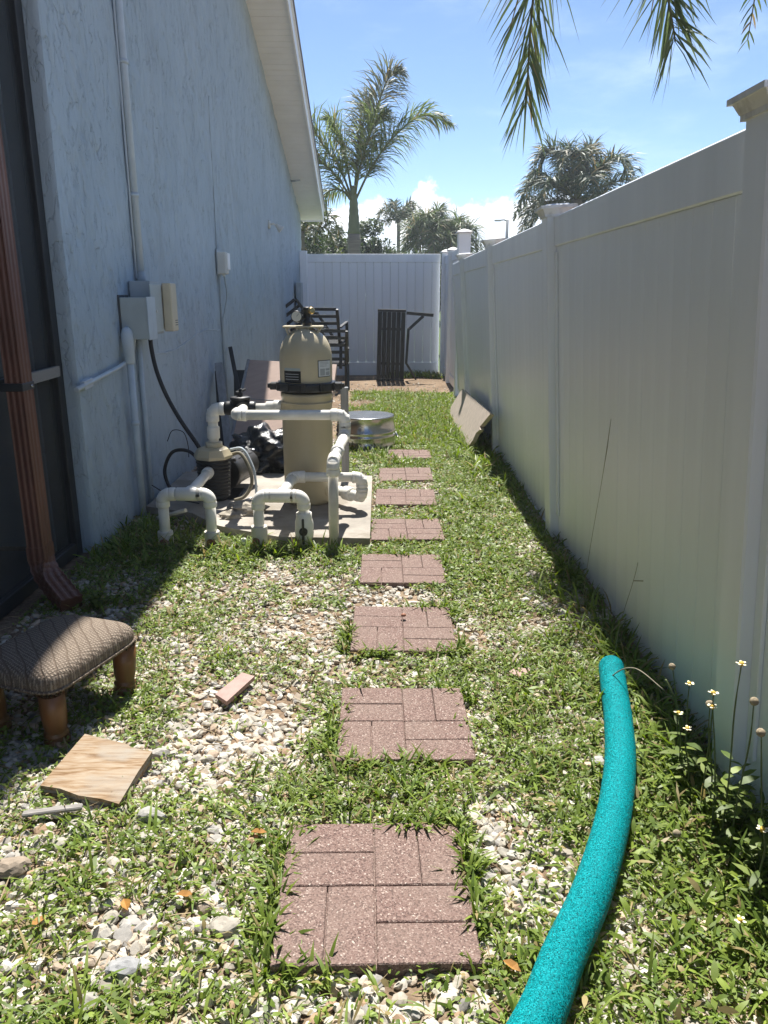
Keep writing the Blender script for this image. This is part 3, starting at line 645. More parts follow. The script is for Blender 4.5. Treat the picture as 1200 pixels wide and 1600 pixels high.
def build_pipes():
    # suction manifold in front of the pump
    t = thing('pipe_manifold', 'white PVC pipe arch with two risers feeding the black pump', 'pipes', (-1.11, 4.2, 0))
    xl, xr, zt, y = -1.252, -.985, .312, 4.2
    for x in (xl, xr):
        straight(t, (x, y, .02), (x, y, zt - .03))
        mb = MB(); mb.tube([(x, y, -.03), (x, y, .09), (x, y, .094)], [.044, .044, .042], 20); part(t, 'coupling', mb, 'pvc_grey')
        mb = MB(); mb.tube([(x, y - .038, .035), (x, y - .052, .035)], [.026, .022], 14); part(t, 'rust_plug', mb, 'rust')
    elbow(t, (xl, y, zt), (1, 0, 0), (0, 0, -1)); elbow(t, (xr, y, zt), (-1, 0, 0), (0, 0, -1))
    straight(t, (xl + .03, y, zt), (xr - .03, y, zt))
    c = Vector((-1.10, y, zt)); e = Vector((-1.155, 4.93, .272)); tee(t, c, (1, 0, 0), e - c); straight(t, c, e, PR)
    mb = MB(); collar(mb, e - (e - c).normalized() * .07, e); part(t, 'coupling', mb, 'pvc')
    straight(t, (-1.40, 4.55, .07), (-1.19, 4.44, .15), .012, 'pvc_grey', 'drain_tube')

    # return manifold with ball valve, up and round to the filter outlet
    t = thing('pipe_manifold', 'white PVC pipe arch with black handled valve in front of the filter', 'pipes', (-.58, 4.17, 0))
    xl, xr, zt, y = -.708, -.452, .309, 4.17
    straight(t, (xl, y, .02), (xl, y, zt - .03)); straight(t, (xr, y, .0), (xr, y, zt - .03))
    mb = MB(); mb.tube([(xl, y, -.03), (xl, y, .13), (xl, y, .134)], [.046, .046, .044], 20); part(t, 'coupling', mb, 'pvc_grey')
    mb = MB(); mb.tube([(xl - .012, y - .036, .055), (xl - .012, y - .05, .055)], [.024, .018], 12); part(t, 'rust_plug', mb, 'rust')
    mb = MB(); mb.lathe([(.040, -.02), (.040, .055), (.044, .058), (.052, .075), (.054, .10), (.052, .155), (.046, .175), (.044, .185), (.044, .212), (.038, .214)], (xr, y, 0), n=24); v = part(t, 'valve_body', mb, 'pvc')
    mb = MB(); mb.lathe([(.024, 0), (.024, .01), (.018, .014)], (xr, y - .05, .115), (0, -1, 0), 16); mb.box((xr, y - .066, .118), (.013, .014, .150), bev=.004); part(t, 'valve_handle', mb, 'black')
    elbow(t, (xl, y, zt), (1, 0, 0), (0, 0, -1)); elbow(t, (xr, y, zt), (-1, 0, 0), (0, 0, -1))
    straight(t, (xl + .03, y, zt), (xr - .03, y, zt))
    c = Vector((-.575, y, zt)); e = Vector((-.575, 4.745, .285)); tee(t, c, (1, 0, 0), (0, 1, -.04)); straight(t, c, e)
    o2 = Vector((-.140, 4.745, .282)); elbow(t, e, (0, -1, .04), (1, 0, 0)); straight(t, e, o2)
    elbow(t, o2, (-1, 0, 0), (0, 0, -1), reach=.062)
    o3 = Vector((-.140, 4.745, .150)); straight(t, o2, o3); elbow(t, o3, (0, 0, 1), (-.55, .83, 0), reach=.062)
    straight(t, o3, (-.335, 4.96, .150), .032); mb = MB(); dd = Vector((-.195, .215, 0)).normalized(); collar(mb, o3 + dd * .10, o3 + dd * .17, .046); part(t, 'coupling', mb, 'pvc')
    # stub
    mb = MB(); mb.tube([(-.80, 4.17, -.02), (-.80, 4.17, .055), (-.80, 4.17, .06)], [.016, .016, .012], 12); single('pipe_stub', mb, 'pvc', 'short capped white pipe stub poking out of the grass', 'pipe', (-.80, 4.17, 0))

    # long pipe across the filter
    t = thing('pipe_run', 'long white PVC pipe crossing the filter and dropping to the ground', 'pipes', (-.285, 4.2, 0))
    a = Vector((-.285, 4.2, .498)); b = Vector((-.243, 4.72, .560)); c = Vector((-.243, 4.72, .682)); d_ = Vector((-.915, 4.72, .682)); e = Vector((-.915, 5.0, .682))
    straight(t, (-.287, 4.2, -.05), a, .029, 'pvc_grey', 'pipe')
    elbow(t, a, (0, 0, -1), b - a, reach=.08); straight(t, a, b); 
    mb = MB(); dd = (b - a).normalized(); collar(mb, a + dd * .17, a + dd * .215, .0385); part(t, 'coupling', mb, 'pvc')
    elbow(t, b, a - b, (0, 0, 1), reach=.06); straight(t, b, c); elbow(t, c, (0, 0, -1), (-1, 0, 0), reach=.085)
    straight(t, c, d_, .031); elbow(t, d_, (1, 0, 0), (0, 1, 0), reach=.07); straight(t, d_, e)

    # pump outlet, diverter valve, filter inlet
    t = thing('pipe_run', 'white PVC riser and black diverter valve joining pump to filter', 'pipes', (-1.13, 5.05, .4))
    a = Vector((-1.135, 5.06, .405)); b = Vector((-1.135, 5.06, .672)); c = Vector((-1.03, 5.06, .672))
    straight(t, a, b, .033); mb = MB(); collar(mb, a + V(0, 0, .07), a + V(0, 0, .15), .042); part(t, 'coupling', mb, 'pvc')
    elbow(t, b, (0, 0, -1), (1, 0, 0), .043, reach=.085); straight(t, b, c)
    vb = MB(); vb.lathe([(.048, -.062), (.058, -.055), (.060, .045), (.066, .048), (.067, .062), (.058, .066), (.030, .070)], (-.945, 5.06, .686), n=20)
    vb.tube([(-1.05, 5.06, .676), (-1.03, 5.06, .676), (-.86, 5.06, .676), (-.842, 5.06, .676)], [.042, .046, .046, .042], 18)
    vb.tube([(-.945, 5.06, .682), (-.915, 4.99, .682)], .044, 18)
    v = part(t, 'valve_body', vb, 'black')
    hb = MB(); hb.lathe([(.018, 0), (.018, .03), (.012, .035)], (-.945, 5.06, .752), n=12); hb.bar((-.965, 5.03, .78), (-.915, 5.10, .795), .016, .014, .003); hb.bar((-.97, 5.08, .775), (-.93, 5.04, .80), .012, .02, .003); part(v, 'valve_handle', hb, 'black')
    mb = MB(); mb.tube([(-.845, 5.06, .674), (-.78, 5.06, .674), (-.77, 5.06, .678), (-.725, 5.06, .680), (-.72, 5.06, .682), (-.655, 5.05, .682)], [.034, .034, .042, .042, .048, .048], 18); part(t, 'coupling', mb, 'pvc')
build_pipes()

def build_filter():
    cx, cy = -.503, 5.02; t = thing('filter_tank', 'tan upright pool filter tank with domed lid and black clamp band', 'pool filter', (cx, cy, .06))
    n = 48
    mb = MB(); mb.lathe([(.150, .0), (.158, .012), (.160, .03), (.160, .10), (.163, .12), (.164, .50), (.162, .60), (.163, .70), (.168, .705), (.168, .725), (.160, .73)], (cx, cy, .06), n=n); body = part(t, 'tank_body', mb, 'tank')
    mb = MB()                           # swelling that carries the inlet port
    for k in range(9):
        pass
    mb.lathe([(.062, -.02), (.060, .01), (.050, .022), (.046, .03)], (cx - .135, cy + .01, .682), (-1, .05, 0), 24); part(t, 'port', mb, 'tank')
    mb = MB(); mb.lathe([(.060, -.03), (.055, .012), (.046, .02)], (cx + .125, cy - .06, .15), (.9, -.35, 0), 24); part(t, 'port', mb, 'tank')
    mb = MB(); mb.lathe([(.130, .655), (.1685, .66), (.1685, .672), (.130, .676)], (cx, cy, .06), n=n); part(t, 'bead', mb, 'tank')
    # raised shield moulding on the body
    mb = MB(); P = [(cx + .166 * math.sin(a), cy - .166 * math.cos(a), .655 + .028 * math.cos(a * 2.1) ** 2 * (1 if abs(a) < .75 else 0)) for a in np.linspace(-.9, .9, 25)]
    mb.tube(P, .006, 6); part(t, 'moulding', mb, 'tank')
    mb = MB(); prof = [(.166, .775), (.168, .80), (.169, .86), (.1685, .945)]
    for k in range(1, 13):
        a = k / 13 * math.pi / 2; prof.append((.1685 * math.cos(a) ** .82, .945 + .185 * math.sin(a)))
    mb.lathe(prof, (cx, cy, .06), n=n); lid = part(t, 'lid', mb, 'tank_top')
    # clamp band
    mb = MB(); mb.lathe([(.15, .738), (.186, .742), (.190, .752), (.188, .766), (.190, .785), (.186, .796), (.15, .80)], (cx, cy, .06), n=n)
    for s in (-1, 1):
        mb.box((cx + s * .205, cy - .02, .83), (.055, .07, .045), bev=.006); mb.box((cx + s * .236, cy - .02, .832), (.025, .035, .03), bev=.004)
    for k in range(10):
        a = k / 10 * 2 * math.pi; mb.box((cx + .19 * math.sin(a), cy - .19 * math.cos(a), .83), (.012, .03, .055), (0, 0, a - math.pi / 2), .003)
    part(t, 'clamp_band', mb, 'black')
    # shoulder plate with gussets under the gauge
    mb = MB(); mb.box((cx - .01, cy, 1.20), (.255, .11, .014), bev=.004)
    for s in (-1, -.35, .35, 1):
        mb.box((cx - .01 + s * .095, cy, 1.165), (.012, .10, .06), (0, s * .35, 0), .002)
    mb.lathe([(.06, 1.12), (.05, 1.20)], (cx - .01, cy, 0), n=20)
    part(lid, 'shoulder_plate', mb, 'tank_top')
    # gauge and air relief
    mb = MB(); mb.lathe([(.028, 0), (.036, .006), (.036, .024), (.032, .026)], (cx - .045, cy - .035, 1.262), (0, -1, .1), 24); g = part(t, 'pressure_gauge', mb, 'black')
    mb = MB(); mb.lathe([(.031, .0265), (.031, .0275)], (cx - .045, cy - .035, 1.262), (0, -1, .1), 24); part(g, 'dial', mb, 'glass')
    mb = MB(); mb.bar((cx - .045, cy - .064, 1.266), (cx - .03, cy - .064, 1.28), .004, .002); part(g, 'needle', mb, 'ink')
    mb = MB(); mb.lathe([(.03, 1.205), (.03, 1.235), (.022, 1.24), (.022, 1.30), (.026, 1.302), (.026, 1.318), (.016, 1.322)], (cx + .015, cy, 0), n=16); mb.tube([(cx - .045, cy - .03, 1.262), (cx + .015, cy, 1.262)], .012, 10); part(t, 'air_valve', mb, 'black')
    mb = MB(); mb.lathe([(.016, 0), (.022, .004), (.022, .02), (.014, .026)], (cx + .04, cy - .015, 1.295), (.5, -.8, .3), 12); part(t, 'relief_knob', mb, 'brass')
    # printed plates curved round the shell
    def plate(r, a0, a1, z0, z1, th, name, m, parent=t, z0b=None):
        mb = MB(); k = 8; vs = []
        for j in range(k + 1):
            a = a0 + (a1 - a0) * j / k
            for rr in (r, r + th):
                for z in (z0, z1): vs.append((cx + rr * math.sin(a), cy - rr * math.cos(a), z))
        fs = []
        for j in range(k):
            o, p = j * 4, (j + 1) * 4
            fs += [(o + 2, p + 2, p + 3, o + 3), (o, o + 1, p + 1, p), (o + 1, o + 3, p + 3, p + 1), (o, p, p + 2, o + 2)]
        fs += [(0, 2, 3, 1), (k * 4, k * 4 + 1, k * 4 + 3, k * 4 + 2)]
        mb.add(vs, fs); return part(parent, name, mb, m)
    lb = plate(.1685, -.82, -.10, .862, .935, .004, 'name_plate', 'black'); lb['label'] = 'dark moulded name plate'
    plate(.1685, -.80, -.12, .937, .953, .0035, 'plate_trim', 'greybox', lb)
    for z in (.882, .898, .914): plate(.1726, -.74, -.18, z, z + .004, .001, 'text_line', 'ink2', lb)
    st = plate(.1688, .55, 1.22, .895, 1.0, .0015, 'sticker', 'ink'); st['label'] = 'white instruction sticker with dark border'
    sp = plate(.1704, .58, 1.19, .90, .995, .0008, 'sticker_face', 'sticker', st)
    for z in (.985, .977, .969, .961): plate(.1713, .64, 1.05 + random.uniform(-.1, .08), z, z + .0028, .0005, 'text_line', 'ink2', st)
    for a0, a1, z0, z1 in ((.64, .86, .905, .948), (.90, 1.13, .905, .928), (.90, 1.13, .934, .948)): plate(.1713, a0, a1, z0, z1, .0005, 'print_block', 'ink2', st)
build_filter()

def build_pump():
    cx, cy = -1.145, 5.06; t = thing('pool_pump', 'black ribbed pool pump with tan flange on top', 'pump', (cx, cy, .06))
    mb = MB(); prof = [(.085, .0)]; z = .02; k = 0
    while z < .275:
        r = .092 + .018 * (z / .275); prof += [(r, z), (r + .008, z + .004), (r + .008, z + .013), (r, z + .017)]; z += .023
    prof.append((.112, .285)); mb.lathe(prof, (cx, cy, .06), n=36); part(t, 'strainer_pot', mb, 'rubber')
    mb = MB(); mb.lathe([(.128, .285), (.130, .29), (.130, .305), (.105, .345), (.080, .356), (.06, .36)], (cx, cy, .06), n=8, smooth=False); part(t, 'flange', mb, 'tank_top')
    mb = MB(); mb.lathe([(.055, .355), (.055, .39), (.048, .392)], (cx + .01, cy, .06), n=20); part(t, 'collar', mb, 'beige')
    for s in (0, 1):
        mb = MB(); mb.box((cx + .135, cy - .02 + .03 * s, .335 - .01 * s), (.03, .02, .018), bev=.003); part(t, 'clamp', mb, 'black')
    mb = MB(); mb.lathe([(.115, -.02), (.118, .0), (.118, .06), (.105, .075), (.1, .36), (.085, .38)], (cx + .05, cy + .10, .215), (0.25, 1, 0), 28)
    for k in range(14):
        a = 2 * math.pi * k / 14; mb.bar(Vector((cx + .07, cy + .19, .215)) + .104 * Vector((math.cos(a), 0, math.sin(a))), Vector((cx + .13, cy + .44, .215)) + .1 * Vector((math.cos(a), 0, math.sin(a))), .006, .014)
    part(t, 'motor', mb, 'black')
    mb = MB(); mb.box((cx + .03, cy + .12, .035), (.26, .30, .07), bev=.01); part(t, 'foot', mb, 'black')
    for k in range(9):
        mb = MB(); z = .10 + .028 * k; mb.box((cx + .100 + .0018 * k, cy - .052, z), (.012, .010, .009), bev=.002); part(t, 'bolt', mb, 'galv')
build_pump()

def cubic(P, n=24):        # smooth path through points
    P = [Vector(p) for p in P]; Q = [P[0] * 2 - P[1]] + P + [P[-1] * 2 - P[-2]]; out = []
    for i in range(1, len(Q) - 2):
        for k in range(n):
            t = k / n; a, b, c, d = Q[i - 1], Q[i], Q[i + 1], Q[i + 2]
            out.append(.5 * ((2 * b) + (c - a) * t + (2 * a - 5 * b + 4 * c - d) * t * t + (3 * b - a - 3 * c + d) * t ** 3))
    return out + [P[-1]]
def hose(name, P, r, m, label, cat, base=None):
    mb = MB(); mb.tube(cubic(P, 10), r, 10); return single(name, mb, m, label, cat, base or P[0])
hose('hose', [(-1.24, 5.12, .30), (-1.34, 5.16, .37), (-1.46, 5.2, .35), (-1.52, 5.2, .22), (-1.47, 5.15, .10), (-1.36, 5.05, .075), (-1.27, 5.02, .074)], .012, 'rubber', 'black hose looping out of the pump beside the wall', 'hose')
hose('hose', [(-1.03, 5.10, .36), (-.96, 5.06, .37), (-.90, 5.02, .28), (-.885, 5.0, .18), (-.93, 4.97, .10), (-1.0, 4.95, .075)], .012, 'dry', 'tan flexible tube arching off the right of the pump', 'hose')
hose('hose', [(-1.05, 5.16, .38), (-.96, 5.14, .385), (-.89, 5.10, .27), (-.87, 5.07, .16), (-.865, 5.04, .065)], .009, 'conduit', 'thin grey tube arching beside the tan tube', 'hose')
hose('wire', [(-1.50, 5.25, .42), (-1.45, 5.22, .50), (-1.37, 5.2, .49), (-1.34, 5.18, .40), (-1.33, 5.14, .33)], .003, 'black', 'thin black wire curling above the hose loop', 'wire', (-1.5, 5.25, .4))
hose('wire', [(-1.54, 4.95, .18), (-1.46, 4.95, .13), (-1.36, 4.93, .09), (-1.22, 4.9, .068)], .004, 'black', 'thin black wire trailing over the slab to the pump', 'wire')
hose('wire', [(-.99, 4.86, .066), (-.93, 4.82, .10), (-.86, 4.84, .12), (-.85, 4.88, .068)], .006, 'galv', 'bent grey wire bracket on the slab by the rubble', 'wire')
hose('power_whip', [(-1.545, 5.20, 1.17), (-1.54, 5.19, 1.05), (-1.51, 5.17, .90), (-1.45, 5.15, .74), (-1.36, 5.12, .58), (-1.26, 5.10, .43), (-1.225, 5.10, .35)], .014, 'rubber', 'black flexible power whip sagging from wall box to pump', 'cable', (-1.545, 5.20, 1.17))

# ---- rubble, bag and leaning panels behind the pump
def lump(name, c, s, m, label, cat, seed, sub=3, amp=.35, freq=2.2, flat=None, smooth=False, group=None):
    bm = bmesh.new(); bmesh.ops.create_icosphere(bm, subdivisions=sub, radius=1)
    from mathutils import noise as nz
    for v in bm.verts:
        p = v.co.copy(); k = 1 + amp * nz.noise(p * freq + Vector((seed, 0, 0))) + amp * .5 * nz.noise(p * freq * 2.3 + Vector((0, seed, 0)))
        v.co = Vector((p.x * s[0] * k, p.y * s[1] * k, p.z * s[2] * k))
        if flat is not None and v.co.z < flat: v.co.z = flat
    me = bpy.data.meshes.new(name); bm.to_mesh(me); bm.free()
    me.polygons.foreach_set('use_smooth', [smooth] * len(me.polygons))
    return tag(obj(name, me, m, None, c), label, cat, group)
lump('concrete_chunk', (-.89, 4.72, .085), (.13, .10, .045), 'rubble', 'broken chunk of concrete lying on the slab beside the pump', 'rubble', 3.1, 3, .5, 2.0, -.03)
lump('concrete_chunk', (-.96, 4.60, .075), (.07, .06, .026), 'rubble', 'smaller broken concrete flake before the larger chunk', 'rubble', 8.3, 2, .5, 2.0, -.02)
lump('trash_bag', (-.93, 6.12, .14), (.30, .30, .21), 'bag', 'crumpled black plastic bag slumped behind the pump', 'bag', 5.7, 5, .42, 2.6, -.13, True)
lump('trash_bag', (-.64, 6.15, .11), (.22, .24, .15), 'bag', 'second black plastic bag flattened behind the filter tank', 'bag', 1.9, 5, .42, 2.6, -.10, True)

def build_panels():
    # tan panel lying back over the bags
    t = thing('hardboard_sheet', 'tan hardboard panel with grey rim lying back behind the filter', 'hardboard', (-.95, 6.6, .3))
    bl, br = Vector((-1.33, 6.62, .15)), Vector((-.50, 6.36, .13)); up = Vector((.07, .72, .66)); nrm = (br - bl).cross(up).normalized(); th = .03
    P = [bl, br, br + up, bl + up]
    mb = MB(); mb.prism(P, -nrm * th); part(t, 'sheet', mb, 'tan_panel')
    mb = MB(); d = (br - bl).normalized(); mb.bar(bl - d * .014 - nrm * .01, bl + up - d * .014 - nrm * .01, .026, .045, .004, nrm); part(t, 'rim', mb, 'grey_panel')
    mb = MB(); u = up.normalized(); mb.bar(bl - u * .012 - nrm * .012, br - u * .012 - nrm * .012, .022, .05, .004, nrm); part(t, 'rim', mb, 'grey_panel')
    seam = MB(); a = bl + up * .52 + nrm * .001; seam.bar(a, a + (br - bl), .006, .003, 0, nrm); part(t, 'seam', seam, 'grey_panel')
    # stacked planks against the wall
    for i, (x0, y0, x1, z1, w, lab) in enumerate([(-1.33, 6.52, -1.50, .80, .07, 'grey plank leaning on the blue wall beside the tan panel'), (-1.41, 6.60, -1.53, .72, .05, 'narrow dark plank leaning on the wall behind the grey plank'), (-1.28, 7.2, -1.52, .90, .04, 'thin dark stick leaning above the tan panel by the wall')]):
        mb = MB(); mb.bar((x0, y0, 0), (x1, y0 + .55, z1), .03, w, .003, (1, .3, .3)); single('leaning_plank', mb, 'grey_panel' if i < 1 else 'black_metal', lab, 'plank', (x0, y0, 0))
    mb = MB(); mb.box((-1.05, 7.62, .34), (.86, .05, .70), (R(-14), 0, R(2)), .004); single('leaning_board', mb, 'black_metal', 'dark board propped upright behind the tan panel', 'board', (-1.05, 7.6, 0))
build_panels()
mb = MB(); mb.box((-.288, 5.62, .40), (.055, .05, .70), bev=.004); o = single('wood_post', mb, 'grey_panel', 'short grey wooden post standing behind the filter tank', 'post', (-.288, 5.62, .05))

# ---- upturned tub
def build_tub():
    c = (-.175, 7.28, .0); t = thing('steel_tub', 'galvanized steel tub turned upside down on the grass', 'tub', c)
    prof = [(.283, .0), (.292, .006), (.292, .018), (.284, .024), (.281, .10), (.284, .108), (.284, .122), (.279, .128), (.278, .142), (.282, .15), (.282, .164), (.276, .17), (.268, .285), (.272, .292), (.270, .300), (.262, .302)]
    mb = MB(); mb.lathe(prof, c, n=64, caps=False); part(t, 'side', mb, 'galv')
    mb = MB(); mb.lathe([(.262, .302), (.258, .292), (.15, .288), (.02, .290)], c, n=64); part(t, 'bottom', mb, 'galv')
    mb = MB(); mb.tube([(c[0] + .2845, c[1] - .05, .13), (c[0] + .31, c[1] - .045, .09), (c[0] + .31, c[1] + .045, .09), (c[0] + .2845, c[1] + .05, .13)], .006, 8); part(t, 'handle', mb, 'galv')
build_tub()

# ---- black patio chairs
def build_chair(name, label, loc, rot, group):
    t = thing(name, label, 'chair', loc, group, rot); w, dp, sh, bh = .56, .52, .40, .42
    def pb(n, a, b, ww=.042, hh=.042): 
        mb = MB(); mb.bar(a, b, ww, hh, .003); return part(t, n, mb, 'black_metal', True)
    for sx in (-1, 1):
        x = sx * w / 2
        pb('leg', (x, -dp / 2, 0), (x, -dp / 2, .62)); pb('leg', (x, dp / 2 + .08, 0), (x, dp / 2 - .02, sh))
        pb('arm', (x, -dp / 2 - .02, .635), (x, dp / 2 + .05, .61), .05, .022)
        pb('side_rail', (x, -dp / 2 + .016, sh - .03), (x, dp / 2 - .03, sh - .05), .025, .035)
        pb('back_post', (x * .93, dp / 2 - .02, sh - .04), (x * .93, dp / 2 + .12, sh + bh + .06))
    for k in range(6):
        y = -dp / 2 + .05 + k * .085; pb('seat_slat', (-w / 2 + .014, y, sh - .02 - k * .004), (w / 2 - .014, y, sh - .02 - k * .004), .062, .02)
    for k in range(5):
        f = k / 4; y = dp / 2 + .0 + .115 * f; z = sh + .06 + bh * f
        pb('back_slat', (-w * .465 + .015, y, z), (w * .465 - .015, y, z), .02, .045)
    return t
G = 'black patio chairs heaped by the wall'
build_chair('patio_chair', 'black slatted metal patio chair standing under the stacked one', (-.86, 12.15, 0), (0, 0, R(186)), G)
build_chair('patio_chair', 'black slatted metal patio chair stacked on top of another', (-.89, 12.2, .345), (R(-4), 0, R(172)), G)
build_chair('patio_chair', 'black metal patio chair tipped over against the blue wall', (-.98, 12.35, .46), (R(4), R(36), R(172)), G)

# ---- folding table standing on end
def build_table():
    t = thing('folding_table', 'black slatted folding table stood on end by the far fence', 'table', (.1, 12.75, 0.02), None, (R(-3), R(1.0), R(-8)))
    W, Hh = .46, 1.16
    def pb(n, a, b, ww, hh, up=(0, 1, 0)):
        mb = MB(); mb.bar(a, b, ww, hh, .003, up); return part(t, n, mb, 'black_metal', True)
    pb('frame_rail', (-W / 2, 0, Hh - .02), (W / 2, 0, Hh - .02), .04, .03); pb('frame_rail', (-W / 2, 0, .03), (W / 2, 0, .03), .05, .03)
    n = 6; s = (W - .004) / n
    for k in range(n): pb('slat', (-W / 2 + s * (k + .5), 0, .056), (-W / 2 + s * (k + .5), 0, Hh - .042), s - .007, .018)
    pb('back_rail', (-W / 2 + .02, .03, .3), (W / 2 - .02, .03, .3), .04, .02); pb('back_rail', (-W / 2 + .02, .03, .85), (W / 2 - .02, .03, .85), .04, .02)
    pb('leg', (W / 2 + .001, .05, Hh - .05), (.66, .16, Hh - .075), .05, .03); pb('brace', (.50, .14, Hh - .09), (.27, .09, .85), .045, .03)
    pb('leg', (.27, .08, .87), (.25, .06, .30), .04, .03); pb('brace', (.25, .07, .31), (.42, .10, .05), .035, .025); pb('foot', (.30, .10, .02), (.60, .12, .02), .03, .025)
build_table()
# ---- broken board against the fence
mb = MB()
TL, TR, BR = V(.935, 8.95, .34), V(.925, 6.42, .425), V(.785, 7.0, .0); E1, E2 = TL - TR, BR - TR
P = [TR + E1 * a + E2 * b for a, b in ((1, 0), (0, 0), (.03, .36), (-.004, .40), (.02, .52), (-.01, .7), (.0, 1), (.78, 1), (1.02, .62))]
mb.prism(P, E1.cross(E2).normalized() * (.035 if E1.cross(E2).x < 0 else -.035)); o = single('broken_board', mb, 'fence_board', 'broken tan particle board leaning on the white fence', 'board', (.87, 7.6, 0))
mb = MB(); mb.lathe([(.012, 0), (.02, .004), (.016, .012)], (.878, 6.72, .335), (-1, -.3, .4), 9); part(o, 'chip', mb, 'rust')
mb = MB(); mb.box((-1.40, 13.25, 1.24), (.08, .30, .72), bev=.005); t = single('meter_box', mb, 'greybox2', 'dark grey box mounted at the far end of the blue wall', 'box', (-1.44, 13.25, 1.24))

# ================================================================== wall-mounted electrics
def build_electrics():
    X = lambda y: wx(y)
    b = thing('disconnect_box', 'grey enamel electrical box low on the blue wall', 'electrical box', (-1.53, 4.915, 1.26))
    mb = MB(); mb.box((-1.525, 4.915, 1.255), (.165, .165, .25), bev=.004); part(b, 'case', mb, 'greybox')
    mb = MB(); mb.box((-1.4405, 4.915, 1.255), (.006, .172, .257), bev=.002); part(b, 'cover', mb, 'conduit')
    mb = MB(); mb.box((-1.61, 4.915, 1.255), (.006, .19, .28)); part(b, 'back_plate', mb, 'ink')
    b = thing('timer_box', 'dull grey timer box with beige side cover and knob', 'electrical box', (-1.53, 5.15, 1.3))
    mb = MB(); mb.box((-1.535, 5.14, 1.315), (.135, .23, .33), bev=.004); part(b, 'case', mb, 'greybox2')
    mb = MB(); mb.box((-1.4655, 5.12, 1.31), (.008, .25, .30), bev=.003); part(b, 'door', mb, 'greybox')
    mb = MB(); mb.box((-1.435, 5.335, 1.315), (.06, .14, .31), bev=.006); mb.box((-1.53, 5.33, 1.315), (.12, .12, .28), bev=.004); c = part(b, 'side_cover', mb, 'beige'); c['label'] = 'beige side cover'
    mb = MB(); mb.lathe([(.010, 0), (.010, .012), (.006, .015)], (-1.4615, 5.07, 1.295), (1, 0, 0), 12); part(b, 'knob', mb, 'cream')
    for k in range(3):
        mb = MB(); mb.box((-1.4045, 5.36, 1.20 + .015 * k), (.002, .06, .005)); part(c, 'vent_slot', mb, 'ink')
    def conduit(name, P, r, label, m='conduit', straps=()):
        t = thing(name, label, 'conduit', P[0]); mb = MB(); mb.tube(P, r, 14); part(t, 'pipe', mb, m)
        for (p, d) in straps:
            mb = MB(); d = Vector(d).normalized(); p = Vector(p); mb.tube([p - d * .012, p + d * .012], r + .006, 14); part(t, 'strap', mb, m)
        return t
    x = X(5.2) + .028
    t = conduit('conduit', [(x, 5.2, 1.505), (x, 5.2, 4.2)], .024, 'tall painted conduit rising up the blue wall from the timer box', straps=(((x, 5.2, 2.0), (0, 0, 1)), ((x, 5.2, 2.75), (0, 0, 1))))
    mb = MB(); mb.tube([(x, 5.2, 1.482), (x, 5.2, 1.51), (x, 5.2, 1.512), (x, 5.2, 1.54)], [.031, .031, .027, .027], 14); part(t, 'fitting', mb, 'greybox2')
    mb = MB(); mb.tube([(x - .02, 5.175, 1.5), (x - .02, 5.172, 2.3), (x - .02, 5.176, 3.1), (x - .02, 5.174, 4.2)], .007, 6); part(t, 'caulk_bead', mb, 'conduit')
    x = X(4.8) + .045
    t = conduit('conduit', [(x, 4.80, 1.06), (x, 4.80, -.02)], .0215, 'painted conduit with hooded fitting dropping to the ground', straps=(((x, 4.80, .62), (0, 0, 1)),))
    mb = MB(); mb.tube([(x, 4.80, .985), (x, 4.80, 1.0), (x, 4.79, 1.10), (x + .002, 4.785, 1.165), (x, 4.79, 1.192), (x, 4.80, 1.204)], [.026, .031, .036, .036, .028, .012], 14); part(t, 'hooded_fitting', mb, 'conduit')
    x = X(5.1) + .022
    conduit('conduit', [(x, 5.06, 1.13), (x, 5.07, .5), (x, 5.06, .03)], .016, 'thin painted conduit dropping straight below the timer box')
    conduit('conduit', [(x - .012, 5.12, 1.15), (x - .012, 5.12, .5), (x - .012, 5.12, .03)], .011, 'slimmer painted conduit tucked behind the thin one')
    P = [(X(4.11) + .018, 4.02, .918), (X(4.2) + .018, 4.2, .935)] + cubic([(X(4.5) + .018, 4.45, .957), (X(4.7) + .018, 4.74, .985), (X(4.85) + .02, 4.90, 1.03), (X(4.9) + .025, 4.955, 1.10), (X(4.9) + .03, 4.965, 1.14)], 6)
    t = conduit('conduit', P, .013, 'painted conduit running level along the wall then up into the grey box')
    mb = MB(); mb.box((X(4.2) + .012, 4.18, .932), (.03, .12, .05), (R(4), 0, 0), .004); part(t, 'bracket', mb, 'conduit')
    b = thing('phone_box', 'small cream phone box on the blue wall with dangling cables', 'phone box', (X(7.6) + .04, 7.6, 1.69))
    mb = MB(); mb.box((X(7.6) + .045, 7.60, 1.685), (.088, .13, .20), bev=.010); part(b, 'case', mb, 'cream')
    mb = MB(); mb.box((X(7.6) + .096, 7.61, 1.70), (.016, .11, .15), bev=.004); part(b, 'cover', mb, 'trim')
    mb = MB(); mb.box((X(7.6) + .006, 7.60, 1.69), (.008, .155, .235)); part(b, 'back_plate', mb, 'greybox2')
    for k, dy in enumerate((-.03, .0, .03)):
        mb = MB(); mb.lathe([(.010, 0), (.010, .02)], (X(7.6) + .05, 7.6 + dy, 1.565), n=8); part(b, 'gland', mb, 'cream')
    mb = MB(); mb.tube(cubic([(X(7.6) + .012, 7.57, 1.58), (X(7.6) + .010, 7.575, 1.2), (X(7.6) + .012, 7.59, .8), (X(7.6) + .012, 7.62, .35), (X(7.6) + .012, 7.63, .0)], 6), .009, 8); part(b, 'cable', mb, 'greybox2')
